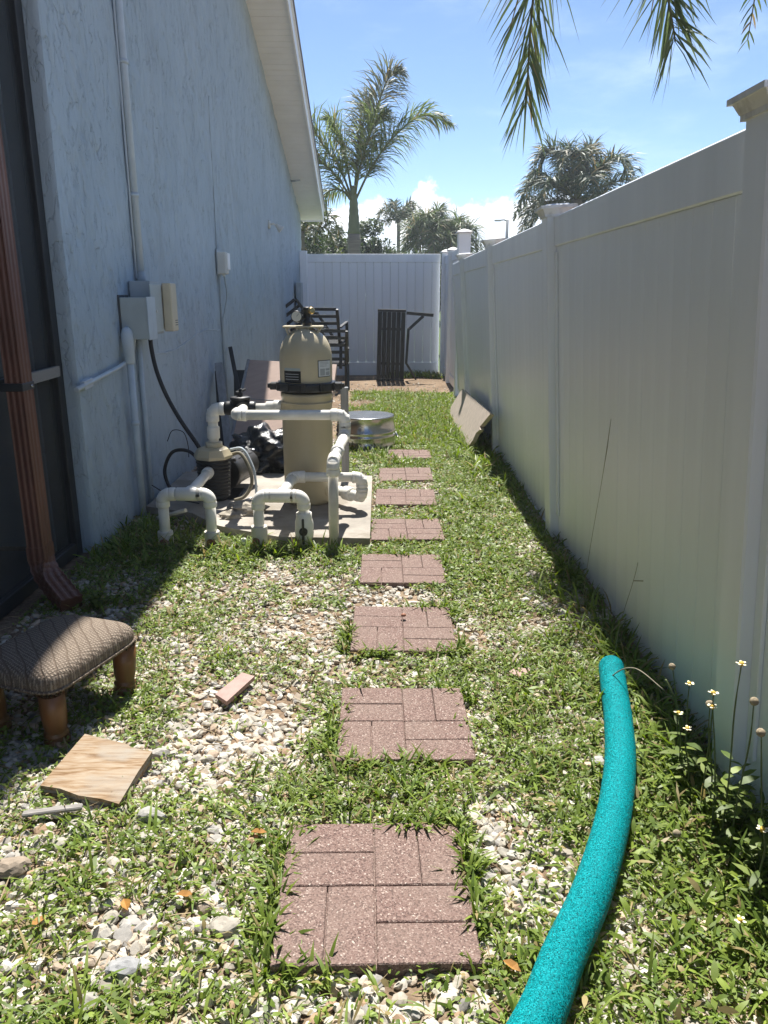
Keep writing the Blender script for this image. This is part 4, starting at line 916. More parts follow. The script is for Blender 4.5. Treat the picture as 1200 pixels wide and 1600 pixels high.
    mb = MB(); mb.tube(cubic([(X(7.6) + .05, 7.60, 1.58), (X(7.6) + .055, 7.66, 1.4), (X(7.6) + .03, 7.64, 1.25), (X(7.6) + .012, 7.61, 1.12), (X(7.6) + .012, 7.63, .7), (X(7.6) + .012, 7.66, .02)], 6), .006, 8); part(b, 'cable', mb, 'greybox2')
    f = thing('flood_light', 'small cream flood light bracketed high on the blue wall', 'light', (X(10.7), 10.7, 2.28))
    mb = MB(); mb.lathe([(.055, 0), (.055, .02), (.03, .028)], (X(10.7), 10.7, 2.29), (1, 0, 0), 16); part(f, 'mount', mb, 'cream')
    mb = MB(); mb.tube([(X(10.7) + .02, 10.7, 2.29), (X(10.7) + .07, 10.72, 2.30), (X(10.7) + .10, 10.74, 2.27)], .013, 8); part(f, 'arm', mb, 'cream')
    mb = MB(); mb.lathe([(.022, 0), (.028, .03), (.05, .085), (.052, .10), (.04, .102)], (X(10.7) + .09, 10.74, 2.29), (.65, .1, -.55), 16); part(f, 'lamp_head', mb, 'cream')
    mb = MB(); mb.tube([(X(13.1), 13.1, 3.13), (X(13.1) + .15, 13.12, 3.15)], .014, 8); single('wall_spike', mb, 'greybox2', 'short grey rod sticking out high under the soffit', 'rod', (X(13.1), 13.1, 3.13))
build_electrics()

# ---- downspout
def build_downspout():
    t = thing('downspout', 'brown corrugated downspout with kicked-out elbow on the porch corner', 'downspout', (-1.625, 3.46, 0))
    def section(c, ux, uy, w, d, n=3):      # ribbed rectangle outline
        P = []; rib = .0045
        def edge(a, b, nn):
            a, b = Vector(a), Vector(b); e = b - a; nrm = Vector((e.y, -e.x)).normalized()
            for k in range(nn * 4):
                f = (k + .5) / (nn * 4); P.append(a + e * f - nrm * (rib if k % 4 in (1, 2) else 0))
        edge((-w, -d), (w, -d), n); edge((w, -d), (w, d), n); edge((w, d), (-w, d), n); edge((-w, d), (-w, -d), n)
        return [Vector(c) + Vector(ux) * p.x + Vector(uy) * p.y for p in P]
    def loft(rings):
        mb = MB(); n = len(rings[0]); vs = [v for r in rings for v in r]
        fs = [(i * n + j, i * n + (j + 1) % n, (i + 1) * n + (j + 1) % n, (i + 1) * n + j) for i in range(len(rings) - 1) for j in range(n)]
        fs.append(tuple(reversed(range(n)))); fs.append(tuple((len(rings) - 1) * n + j for j in range(n))); mb.add(vs, fs); return mb
    C = Vector((-1.632, 3.46, 0)); part(t, 'tube', loft([section(C + V(0, 0, z), (1, 0, 0), (0, 1, 0), .040, .052) for z in (.20, 1.0, 2.0, 3.0)]), 'bronze')
    part(t, 'joint', loft([section(C + V(0, 0, z), (1, 0, 0), (0, 1, 0), .0435, .0555) for z in (.19, .24, .255)]), 'bronze')
    rings = []; n = 18; out = Vector((.72, -.69, 0))
    ang = math.radians(20)
    for k in range(n):
        f = k / (n - 1); th = min(1, f * 2.6) * R(70); s = .042 if k % 2 else .0385
        if k == 0: pos = C + V(0, 0, .20)
        else: pos = pos + (V(0, 0, -1) * math.cos(th) + out * math.sin(th)) * .0205
        tn = (V(0, 0, -1) * math.cos(th) + out * math.sin(th)); side = V(0, 0, 1).cross(out).normalized(); up = side.cross(tn).normalized()
        rot = min(1, f * 2)
        ux = (V(1, 0, 0) * (1 - rot) + (-up) * rot).normalized(); ux = (ux - tn * ux.dot(tn)).normalized(); uy = tn.cross(ux) * -1
        rings.append(section(pos, ux, uy, s, s * 1.25))
    part(t, 'elbow', loft(rings), 'bronze')
    for z in (1.0, 2.75):
        mb = MB(); mb.box(C + V(-.01, 0, z), (.105, .122, .035), bev=.003); part(t, 'strap', mb, 'screen_post')
        mb = MB(); mb.lathe([(.006, 0), (.006, .006), (.003, .008)], C + V(.043, .02, z), (1, 0, 0), 8); part(t, 'screw', mb, 'galv')
build_downspout()

# ================================================================== foreground things
def build_stool():
    c = Vector((-1.109, 2.385, 0)); az = math.atan2(.949, .316)
    t = thing('footstool', 'tan upholstered footstool on turned wooden legs half in shade', 'footstool', c, None, (0, 0, az))
    a, b = .225, .172; n = 36; mb = MB(); rings = []
    def ring(ka, kb, z, e):
        out = []
        for j in range(n * 2):
            th = math.pi * j / n; cx, sx = math.cos(th), math.sin(th)
            out.append((ka * math.copysign(abs(cx) ** (2 / e), cx), kb * math.copysign(abs(sx) ** (2 / e), sx), z))
        return out
    for (k, z, e) in ((.90, .188, 7), (.985, .195, 7), (1.0, .212, 7), (1.005, .228, 7), (.985, .247, 6.5), (.94, .260, 6), (.85, .270, 5.5), (.70, .277, 5), (.50, .282, 4.5), (.26, .285, 4), (.03, .286, 2)):
        rings.append(ring(a * k, b * k, z, e))
    vs = [v for r in rings for v in r]; m = n * 2
    fs = [(i * m + j, i * m + (j + 1) % m, (i + 1) * m + (j + 1) % m, (i + 1) * m + j) for i in range(len(rings) - 1) for j in range(m)] + [tuple(reversed(range(m))), tuple((len(rings) - 1) * m + j for j in range(m))]
    mb.add(vs, fs, True); cu = part(t, 'cushion', mb, 'fabric', True)
    mb = MB(); P = ring(a * 1.006, b * 1.006, .206, 7); mb.tube([Vector(p) for p in P] + [Vector(P[0])], .005, 6); part(cu, 'piping', mb, 'fabric', True)
    nl = MB(); nl.lathe([(.0055, 0), (.005, .002), (.002, .0035)], n=8); nd = nl.data('nail')
    P = ring(a * 1.004, b * 1.004, .195, 7); L = [Vector(p) for p in P]; 
    for k in range(0, m, 2):
        p = L[k]; o = obj('nail', nd, 'nail', cu, p); d = Vector((p.x / a ** 1, p.y / b ** 1, 0)); d = Vector((0 if abs(p.x) < a * .93 else p.x, 0 if abs(p.y) < b * .93 else p.y, 0)); d = d if d.length > 0 else Vector((1, 0, 0))
        o.rotation_euler = d.to_track_quat('Z', 'Y').to_euler()
    lg = MB(); lg.lathe([(.034, 0), (.040, .006), (.041, .020), (.036, .027), (.034, .032), (.038, .038), (.0385, .044), (.033, .050), (.033, .056), (.037, .075), (.040, .12), (.040, .19)], n=24)
    prof_d = lg.data('leg')
    for sx in (-1, 1):
        for sy in (-1, 1):
            o = obj('leg', prof_d, 'oak', t, (sx * .174, sy * .118, .0)); o.rotation_euler = (R(sy * -2.5), R(sx * 3), 0)
            for k in range(3): pass
build_stool()
def build_plywood():
    P = [V(-.985, 1.905, .040), V(-.735, 1.83, .034), V(-.708, 2.06, .050), V(-.945, 2.145, .058)]
    Q = [P[0], P[0].lerp(P[1], .25) + V(0, .006, 0), P[0].lerp(P[1], .5) + V(0, -.004, 0), P[0].lerp(P[1], .78) + V(0, .004, 0), P[1], P[1].lerp(P[2], .6) + V(-.004, 0, 0), P[2], P[2].lerp(P[3], .3) + V(0, -.006, 0), P[2].lerp(P[3], .36) + V(0, .004, 0), P[3]]
    t = thing('plywood_scrap', 'square scrap of weathered plywood lying on the gravel', 'wood board', (-.85, 1.98, .0))
    mb = MB(); mb.prism(Q, (0, 0, -.010)); part(t, 'top_ply', mb, 'plywood')
    for k in (1, 2):
        mb = MB(); mb.prism([q + V(random.uniform(-.004, .002), random.uniform(-.003, .003), -.0008 - .0105 * k) for q in Q], (0, 0, -.0095)); part(t, 'ply', mb, 'stick' if k == 1 else 'plywood')
build_plywood()
mb = MB(); mb.prism([V(-.595, 2.43, .040), V(-.545, 2.385, .036), V(-.475, 2.55, .046), V(-.525, 2.575, .048)], (0, 0, -.016)); single('broken_tile', mb, 'tile', 'pink broken tile lying on the white gravel', 'tile', (-.53, 2.48, 0))
mb = MB(); mb.prism([V(.47, 2.615, .03), V(.50, 2.58, .028), V(.545, 2.60, .032), V(.55, 2.63, .034), V(.50, 2.645, .033)], (0, 0, -.012)); single('broken_tile', mb, 'tile', 'small terracotta chip lying right of the red pavers', 'tile', (.51, 2.61, 0))
mb = MB(); mb.bar((-.985, 1.79, .03), (-.83, 1.815, .036), .022, .012, .003); single('wood_strip', mb, 'stick', 'short grey weathered strip beside the plywood scrap', 'wood strip', (-.9, 1.8, 0))

def build_noodle():
    P = [(.835, 2.56, .075), (.80, 2.40, .070), (.762, 2.225, .066), (.695, 1.975, .066), (.60, 1.72, .066), (.482, 1.473, .064), (.376, 1.295, .062), (.29, 1.14, .062), (.17, .98, .062), (.03, .84, .062)]
    path = cubic(P, 10); r = .0455; rad = [r] * len(path)
    p0 = path[0]; d = (path[0] - path[1]).normalized()
    ends = [p0 + d * (r * .85 * math.sin(a)) for a in (R(90), R(72), R(52), R(30), R(12))]; er = [r * .12] + [r * math.cos(a) ** .75 for a in (R(72), R(52), R(30), R(12))]
    mb = MB(); mb.tube(ends + path, er + rad, 32); single('pool_noodle', mb, 'noodle', 'turquoise glitter pool noodle curving across the weeds', 'pool noodle', (.6, 1.72, 0))
build_noodle()
# ================================================================== gravel and weeds
def in_paver(x, y, pad=0.0):
    m = np.zeros(np.shape(x), bool)
    for (px, py, w, rz) in PAV: m |= (np.abs(x - px) < w / 2 + pad) & (np.abs(y - py) < w / 2 + pad)
    return m
def in_pad(x, y): return (x < -.07) & (x > -1.6) & (y < 5.85) & (y > np.where(x > -.6, 4.16, np.where(x > -1.02, 4.16 - (x + .6) * .66, np.where(x > -1.22, 4.44 - (x + 1.02) * 1.3, 4.70 - (x + 1.22) * .47))))
def gauss(x, y, cx, cy, sx, sy): return np.exp(-((x - cx) / sx) ** 2 - ((y - cy) / sy) ** 2)
def cover(x, y):
    """how much of the ground the weeds hide, 0..1"""
    n = .30 * vnoise(x, y, 1.7) + .38 * vnoise(x + 9, y, 4.6) + .32 * vnoise(x, y + 5, 10.)
    c = .43 + 1.4 * (n - .5)
    c += -.12 * gauss(x, y, -.62, 3.1, .42, .62) - .17 * gauss(x, y, -.98, 1.50, .30, .22) - .12 * gauss(x, y, -.55, 2.25, .32, .22)
    c += -.26 * gauss(x, y, .36, 1.72, .15, .30) - .16 * gauss(x, y, .45, 2.95, .22, .45) - .3 * gauss(x, y, .2, 3.4, .3, .09)
    c += .26 * gauss(x, y, 0, 1.92, .55, .20) + .22 * gauss(x, y, -.15, 1.14, .9, .17) + .22 * gauss(x, y, .36, 1.35, .12, .25) + .15 * gauss(x, y, -.30, 1.5, .10, .3)
    c += .22 * gauss(x, y, .80, 1.8, .22, 1.1) + .42 * gauss(x, y, .62, 5.8, .30, 2.2) + .45 * gauss(x, y, .35, 9.0, .6, 2.0) + .2 * gauss(x, y, .55, 3.6, .25, .5)
    c += .30 * gauss(x, y, -1.15, 4.0, .5, .28) + .25 * gauss(x, y, -.5, 4.02, .8, .12) + .25 * gauss(x, y, -.02, 4.9, .06, 1.4) + .2 * gauss(x, y, -.95, 2.75, .2, .2)
    c = np.where((y > 5.9) & (x < -.45), c - .4, c)
    c = np.where(y > 11.1, c - .55 * np.clip((y - 11.1) / .8, 0, 1), c)
    c += -.5 * gauss(x, y, .8, 1.12, .28, .16) - .3 * gauss(x, y, .86, 9.6, .12, 1.5)
    c = np.where((y > 6.6) & (y < 11.2) & (x > -.05), np.maximum(c, .6), c)
    return np.clip(c, 0, 1)

def stone_proto(sub, seed):
    r = np.random.default_rng(seed); bm = bmesh.new(); bmesh.ops.create_icosphere(bm, subdivisions=sub, radius=1); bm.verts.ensure_lookup_table()
    v = np.array([q.co for q in bm.verts]); f = np.array([[q.index for q in t.verts] for t in bm.faces]); bm.free()
    pl = r.normal(size=(9, 3)); pl /= np.linalg.norm(pl, axis=1)[:, None]; dist = r.uniform(.55, .95, 9)
    for k in range(9):
        dd = v @ pl[k]; ex = np.clip(dd - dist[k], 0, None); v = v - ex[:, None] * pl[k][None]
    v *= (1 + r.normal(0, .035, (len(v), 1))); return v, f
def scatter_stones(name, xy, sizes, sub, kind_label):
    n = len(xy); PROT = [stone_proto(sub, 100 + k) for k in range(14)]; out = []
    which = rng.integers(0, 14, n)
    for k in range(14):
        i = np.where(which == k)[0]
        if not len(i): continue
        v, f = PROT[k]; m = len(i)
        s = sizes[i][:, None] * np.stack([rng.uniform(.85, 1.35, m), rng.uniform(.7, 1.05, m), rng.uniform(.38, .72, m)], -1)
        a = rng.uniform(0, 2 * math.pi, m); tx, ty = rng.normal(0, .28, m), rng.normal(0, .28, m)
        P = v[None] * s[:, None, :]
        cx, sx = np.cos(tx)[:, None], np.sin(tx)[:, None]; P = np.stack([P[..., 0], P[..., 1] * cx - P[..., 2] * sx, P[..., 1] * sx + P[..., 2] * cx], -1)
        cy, sy = np.cos(ty)[:, None], np.sin(ty)[:, None]; P = np.stack([P[..., 0] * cy + P[..., 2] * sy, P[..., 1], -P[..., 0] * sy + P[..., 2] * cy], -1)
        ca, sa = np.cos(a)[:, None], np.sin(a)[:, None]; P = np.stack([P[..., 0] * ca - P[..., 1] * sa, P[..., 0] * sa + P[..., 1] * ca, P[..., 2]], -1)
        z = ground_z(xy[i, 0], xy[i, 1]) + s[:, 2] * rng.uniform(-.15, .65, m)
        P += np.stack([xy[i, 0], xy[i, 1], z], -1)[:, None, :]
        pal = np.array([(.66, .62, .55), (.60, .57, .52), (.70, .68, .64), (.50, .46, .40), (.58, .46, .36), (.44, .43, .42), (.62, .52, .42), (.48, .33, .22)])
        c = pal[rng.choice(8, m, p=[.25, .2, .19, .11, .1, .07, .06, .02])] * rng.uniform(.58, .95, m)[:, None] * np.array([1.0, .965, .90])
        out.append((P.reshape(-1, 3), (f[None] + (np.arange(m) * len(v))[:, None, None]).reshape(-1, 3), np.repeat(c, len(v), 0)))
    v, t, c = merge(out); return obj(name, np_mesh(name, v, t, c, 'stone', False), None)
def sample(n, x0, x1, y0, y1): return np.stack([rng.uniform(x0, x1, n), rng.uniform(y0, y1, n)], -1)
def stones():
    out = []
    for (n, y0, y1, sub, lo, hi) in ((15500, .75, 2.35, 2, .009, .027), (29000, 2.35, 7.6, 1, .010, .027), (2600, 7.6, 12.5, 1, .009, .02)):
        p = sample(n, -1.62, 1.02, y0, y1); cv = cover(p[:, 0], p[:, 1])
        keep = (rng.random(n) < np.clip(1.40 - .75 * cv, .55, 1)) & ~in_paver(p[:, 0], p[:, 1], .004) & ~in_pad(p[:, 0], p[:, 1])
        keep &= (p[:, 1] < 7.6) | (rng.random(n) < .5); keep &= p[:, 0] > -1.60
        keep &= ~((p[:, 0] > .75) & (p[:, 1] < 1.35) & (rng.random(n) < .8))
        p = p[keep]; s = lo + (hi - lo) * rng.beta(1.5, 2.6, len(p)); out.append((p, s, sub))
    p, s, sub = out[0]; a = scatter_stones('gravel', p, s, 2, ''); tag(a, 'loose white and cream limestone gravel nearest the pavers', 'gravel', kind='stuff')
    p = np.concatenate([out[1][0], out[2][0]]); s = np.concatenate([out[1][1], out[2][1]])
    a = scatter_stones('gravel', p, s, 1, ''); tag(a, 'limestone gravel further down the passage toward the pump and tub', 'gravel', kind='stuff')
stones()
# bigger stones one can pick out
BIG = [(-.635, 1.80, .045, 'grey white rock tilted beside the plywood scrap'), (-.70, 2.10, .036, 'pale angular rock at the far corner of the plywood scrap'), (-.36, 1.42, .036, 'rounded cream rock against the left edge of the first paver'),
       (-.55, 1.30, .040, 'grey limestone rock amid the weeds left of the first paver'), (-.93, 1.60, .050, 'tan banded rock among the gravel near the plywood'), (-.36, 4.02, .04, 'white rock at the foot of the bare white pipe'),
       (.66, 2.05, .034, 'white rock in the weeds beside the noodle'), (-.60, 1.22, .036, 'pale rock half sunk in grass below the grey limestone rock'), (-.2, 3.98, .035, 'white flat rock before the slab corner')]
for i, (x, y, r, lab) in enumerate(BIG):
    v, f = stone_proto(3, 300 + i); v = v * np.array([1.15, .9, .62]) * r * .85; z = float(ground_z(np.array(x), np.array(y))) + .4 * r
    c = np.array([(.60, .58, .54), (.62, .58, .52), (.66, .60, .50), (.52, .52, .52), (.50, .40, .30), (.66, .62, .56), (.64, .62, .58), (.6, .57, .5), (.62, .6, .55)][i])
    tag(obj('rock', np_mesh('rock', v, f, np.repeat(c[None] * .58, len(v), 0), 'stone', False), None, None, (x, y, z)), lab, 'rock')

def greens(n, dry=.10, yel=.3):
    a = np.array([.085, .140, .022]); b = np.array([.235, .300, .050]); t = rng.beta(1.6, 2.0, n)[:, None]
    c = a + (b - a) * t; c *= rng.uniform(.8, 1.2, n)[:, None]
    d = rng.random(n) < dry; c[d] = np.array([.30, .24, .11]) * rng.uniform(.7, 1.2, (d.sum(), 1)); return c
def tufts(p, nb, lmin, lmax, wk, pitch=(.15, 1.2), droop=(.4, 1.5), lift=.0, nseg=3, prof=None, hmul=None, spread=.022):
    n = len(p) * nb; b = np.repeat(p, nb, 0) + rng.normal(0, spread, (n, 2))
    z = ground_z(b[:, 0], b[:, 1]) + rng.uniform(0, lift + 1e-6, n)
    L = rng.uniform(lmin, lmax, n)
    if hmul is not None: L *= np.repeat(hmul, nb)
    w = L * rng.uniform(*wk, n)
    g = greens(n) * np.repeat(rng.uniform(.8, 1.2, len(p)), nb)[:, None]
    return leaves(np.stack([b[:, 0], b[:, 1], z], -1), rng.uniform(0, 2 * math.pi, n), rng.uniform(*pitch, n), L, w, rng.uniform(*droop, n), g, nseg, prof, rng.normal(0, .35, n))
def pick(n, x0, x1, y0, y1, f, pad=.0, big=True):
    p = sample(n, x0, x1, y0, y1); k = (rng.random(n) < f(p[:, 0], p[:, 1])) & ~in_paver(p[:, 0], p[:, 1], pad) & ~in_pad(p[:, 0], p[:, 1])
    return p[k]
OVAL = [.35, .95, 1., .0]
def weeds():
    thr = lambda lo, hi: (lambda x, y: np.clip((cover(x, y) - lo) / (hi - lo), 0, 1))
    near = []
    p = pick(15000, -1.6, 1.0, .72, 3.2, thr(.26, 1.15)); near.append(tufts(p, 5, .014, .070, (.06, .13), lift=.02))             # sprawling grass
    p = pick(17000, -1.6, 1.0, .72, 3.2, thr(.12, 1.1)); near.append(tufts(p, 6, .008, .022, (.38, .62), (.0, .9), (.1, .9), .03, 3, OVAL, spread=.02))   # small-leaved ground cover
    p = pick(1500, -1.6, 1.0, .72, 3.2, thr(.45, .9)); near.append(tufts(p, 5, .06, .13, (.05, .085), (.5, 1.4), (.5, 1.6), .01))     # taller blades
    # grass lapping over the paver edges
    e = []
    for (px, py, w, rz) in PAV[:5]:
        k = 95 if py < 2 else 80
        for sx, sy in ((-1, 0), (1, 0), (0, -1), (0, 1)):
            q = rng.uniform(-w / 2, w / 2, (k, 2))
            if sx: q[:, 0] = sx * (w / 2 + rng.uniform(.0, .03, k))
            else: q[:, 1] = sy * (w / 2 + rng.uniform(.0, .03, k))
            q = q + np.array([px, py]); q = q[vnoise(q[:, 0], q[:, 1], 7.) > (.46 if py < 2.6 else .50)]; e.append(q)
    near.append(tufts(np.concatenate(e), 5, .03, .085, (.09, .14), (.3, 1.3), (.4, 1.3), .008, spread=.012))
    # broad-leaved weeds below the fence at right
    f = lambda x, y: np.clip(.9 * gauss(x, y, .86, 1.7, .24, .75), 0, 1) * (vnoise(x, y, 5.) > .3)
    p = pick(1700, .45, 1.0, .8, 2.9, f); near.append(tufts(p, 7, .02, .048, (.22, .36), (.1, 1.1), (.2, 1.0), .05, 3, [.4, 1., .8, 0], spread=.03))
    f = lambda x, y: np.clip(.9 * gauss(x, y, .95, 2.4, .09, 1.2), 0, 1)
    p = pick(900, .75, 1.0, .9, 4.5, f); near.append(tufts(p, 6, .07, .17, (.05, .08), (.7, 1.45), (.6, 1.7), .0))
    v, t, c = merge(near); tag(obj('grass', np_mesh('grass', v, t, c, 'leaf', True), None), 'sprawling green weeds and grass over the gravel around the pavers', 'grass', kind='stuff')
    mid = []
    p = pick(17000, -1.6, 1.0, 3.2, 7.2, thr(.24, 1.0)); mid.append(tufts(p, 6, .03, .075, (.10, .16), lift=.012, nseg=2, prof=[.8, 1., 0]))
    p = pick(19000, -1.6, 1.0, 3.2, 7.2, thr(.10, .9)); mid.append(tufts(p, 5, .012, .028, (.4, .6), (.0, .9), (.1, .9), .03, 2, [.8, 1, 0], spread=.02))
    p = pick(11000, -.45, 1.0, 7.2, 12.4, thr(.30, .75)); mid.append(tufts(p, 6, .04, .09, (.11, .18), (.3, 1.3), (.3, 1.3), lift=.012, nseg=2, prof=[.8, 1., 0]))
    f = lambda x, y: np.clip(gauss(x, y, .83, 6.9, .16, 1.0), 0, 1)
    p = pick(700, .5, 1.0, 5.0, 9.5, f); mid.append(tufts(p, 8, .08, .20, (.07, .11), (.6, 1.4), (.5, 1.5), .01, 3))
    f = lambda x, y: np.clip(gauss(x, y, .97, 5.6, .06, 4), 0, 1)
    p = pick(700, .85, 1.0, 3.2, 9.5, f); mid.append(tufts(p, 5, .05, .12, (.07, .1), (.6, 1.4), (.5, 1.5), .0, 3))
    f = lambda x, y: np.clip(gauss(x, y, -.7, 4.05, .7, .12) + gauss(x, y, -1.4, 4.3, .22, .35), 0, 1)
    p = pick(900, -1.6, -.1, 3.7, 4.9, f); mid.append(tufts(p, 7, .05, .14, (.07, .11), (.6, 1.4), (.4, 1.4), .0, 3))
    f = lambda x, y: np.clip(gauss(x, y, -.15, 7.0, .35, .12) + gauss(x, y, .08, 6.6, .2, .3), 0, 1)
    p = pick(300, -.6, .4, 6.3, 7.1, f); mid.append(tufts(p, 8, .06, .14, (.08, .13), (.6, 1.4), (.5, 1.5), .0, 3))
    p = pick(900, .1, .98, 13.0, 14.0, lambda x, y: .25 + 0 * x); mid.append(tufts(p, 5, .05, .16, (.07, .11), (.7, 1.4), (.3, 1.2), .0, 2, [.8, 1, 0]))
    v, t, c = merge(mid); tag(obj('grass', np_mesh('grass', v, t, c, 'leaf', True), None), 'green grass further down the passage toward the dirt patch', 'grass', kind='stuff')
    # dead thatch and debris
    p = pick(9000, -1.6, 1.0, .75, 6.0, lambda x, y: .35 + .65 * gauss(x, y, .85, 1.2, .3, .5)); n = len(p) * 2; b = np.repeat(p, 2, 0) + rng.normal(0, .02, (n, 2))
    c = np.array([.34, .26, .15]) * rng.uniform(.5, 1.3, (n, 1))
    v, t, c = leaves(np.stack([b[:, 0], b[:, 1], ground_z(b[:, 0], b[:, 1]) + rng.uniform(.004, .02, n)], -1), rng.uniform(0, 6.3, n), rng.uniform(-.15, .3, n), rng.uniform(.03, .09, n), rng.uniform(.0018, .0045, n), rng.uniform(-.2, .4, n), c, 2, [1, 1, 0], rng.normal(0, .5, n))
    tag(obj('dead_grass', np_mesh('dead_grass', v, t, c, 'leaf', True), None), 'dry straw-coloured thatch scattered over the ground', 'dry grass', kind='stuff')
weeds()

# ---- flowering weeds along the fence, one by one
def flower_weed(x, y, h, lean, label, kind='daisy', seed=0, leafy=True):
    r = random.Random(seed); t = thing('flowering_weed', label, 'weed', (x, y, 0), 'flowering weeds along the fence')
    tip = V(x + lean[0], y + lean[1], h); P = cubic([(x, y, 0), (x + lean[0] * .15, y + lean[1] * .15, h * .4), (x + lean[0] * .55 + r.uniform(-.01, .01), y + lean[1] * .5, h * .75), tip], 5)
    mb = MB(); mb.tube(P, [.0022] * (len(P) - 4) + [.0016] * 4, 5); part(t, 'stem', mb, 'stem')
    if kind == 'daisy':
        mb = MB(); mb.lathe([(.002, -.008), (.0055, -.004), (.006, 0), (.0055, .003), (.003, .005)], tip, (lean[0], lean[1] - .02, .12), 9); hd = part(t, 'flower_head', mb, 'disc')
        for k in range(5):
            a = k / 5 * 6.283 + r.random(); d = V(math.cos(a), math.sin(a), .15); s = V(-math.sin(a), math.cos(a), 0); mb = MB(); b0 = tip + d * .005
            mb.add([b0 - s * .002, b0 + s * .002, b0 + d * .006 + s * .0035, b0 + d * .009, b0 + d * .006 - s * .0035], [(0, 1, 2, 3, 4)]); part(hd, 'petal', mb, 'petal')
    else:
        mb = MB(); mb.lathe([(.002, -.006), (.008, -.002), (.0105, .004), (.009, .010), (.003, .014)], tip, (lean[0], lean[1], .1), 10); part(t, 'seed_head', mb, 'seed')
    if leafy:
        n = r.randint(5, 8); b = np.array([[x + lean[0] * .15 * f, y + lean[1] * .15 * f, h * .5 * f] for f in np.linspace(.1, 1, n)])
        v, tr, c = leaves(b, np.array([r.uniform(0, 6.28) for _ in range(n)]), np.array([r.uniform(.1, .8) for _ in range(n)]), np.array([r.uniform(.035, .07) for _ in range(n)]), np.array([r.uniform(.014, .026) for _ in range(n)]), np.array([r.uniform(.3, 1.1) for _ in range(n)]), greens(n, 0) * .8, 3, [.35, 1, .75, 0])
        o = obj('foliage', np_mesh('foliage', v, tr, c, 'leaf', True, (x, y, 0)), None, t); o['kind'] = 'stuff'
FW = [(0.900, 2.080, 0.348, (-0.06, -0.05), 'fluffy pale seed head weed furthest along the fence foot', 's'), (0.870, 1.946, 0.363, (-0.03, -0.04), 'pale daisy weed beside the fluffy seed head', 'd'), (0.860, 1.790, 0.415, (-0.02, -0.03), 'brightest yellow daisy weed in front of the fence post seam', 'd'),
      (0.885, 1.790, 0.368, (-0.04, -0.01), 'brown seed head weed just below the brightest daisy', 's'), (0.865, 1.725, 0.385, (-0.03, 0.02), 'withered pale daisy weed under the brightest daisy', 'd'), (0.870, 1.680, 0.558, (-0.03, -0.04), 'tallest yellow daisy weed standing against the white post', 'd'),
      (0.870, 1.630, 0.490, (-0.02, -0.05), 'small green budded weed under the tallest daisy', 's'), (0.910, 1.570, 0.440, (-0.06, -0.04), 'grey seed head weed bending by the white post', 's'), (0.870, 1.973, 0.245, (-0.03, -0.02), 'short daisy weed close to the noodle end', 'd'),
      (0.865, 1.893, 0.244, (-0.03, -0.02), 'low yellow daisy weed amid leaves beside the noodle', 'd'), (.80, 1.62, .10, (-.07, .0), 'brown seed head leaning over onto the noodle', 's'), (.79, 1.36, .09, (-.02, .0), 'low yellow daisy in the thick weeds right of the noodle', 'd'),
      (0.860, 1.470, 0.250, (-0.02, -0.02), 'yellow daisy weed in the dark leaves below the post', 'd'), (.84, 1.48, .085, (.01, 0), 'rusty seed head low in the weeds between noodle and post', 's'), (.90, 1.28, .08, (.0, .01), 'cream daisy low by the dry thatch', 'd')]
for i, (x, y, h, ln, lab, k) in enumerate(FW): flower_weed(x, y, h, ln, lab, 'daisy' if k == 'd' else 'seed', 40 + i, i not in (10,))
# leafy clump in the fence's shade
def leafy_clump(x, y, h, n, label, seed, lw=(.022, .05)):
    r = np.random.default_rng(seed); t = thing('leafy_weed', label, 'weed', (x, y, 0), 'leafy weeds below the fence'); ns = 6; b = []
    for k in range(ns):
        a = r.uniform(0, 6.28); hh = h * r.uniform(.6, 1); dx, dy = math.cos(a) * h * .3, math.sin(a) * h * .3; dx = min(dx, .96 - .068 * hh - x) if x + dx > .96 else dx
        P = cubic([(x, y, 0), (x + dx * .4, y + dy * .4, hh * .5), (x + dx, y + dy, hh)], 4); mb = MB(); mb.tube(P, .002, 5); part(t, 'stem', mb, 'stem')
        for q in P[2:]: b += [list(q)] * 2
    b = np.array(b); m = len(b); v, tr, c = leaves(b, r.uniform(0, 6.28, m), r.uniform(0, .9, m), r.uniform(*lw, m), r.uniform(.010, .021, m), r.uniform(.3, 1.2, m), greens(m, 0) * .75, 3, [.35, 1, .8, 0])
    o = obj('foliage', np_mesh('foliage', v, tr, c, 'leaf', True, (x, y, 0)), None, t); o['kind'] = 'stuff'
leafy_clump(.93, 1.72, .20, 40, 'broad-leaved dark weed growing against the white post', 1)
leafy_clump(.92, 1.56, .16, 40, 'broad-leaved weed nearer the noodle than the dark one', 2)
leafy_clump(.88, 1.95, .12, 40, 'bushy bright weed at the foot of the daisies', 3)
leafy_clump(.92, 1.40, .13, 40, 'low spreading broad-leaved weed by the dry thatch', 4)
leafy_clump(-1.22, 2.02, .13, 40, 'small ferny weed in the shade below the footstool', 5, (.02, .04))
leafy_clump(-1.32, 3.28, .10, 40, 'low leafy weed under the downspout spout', 6)
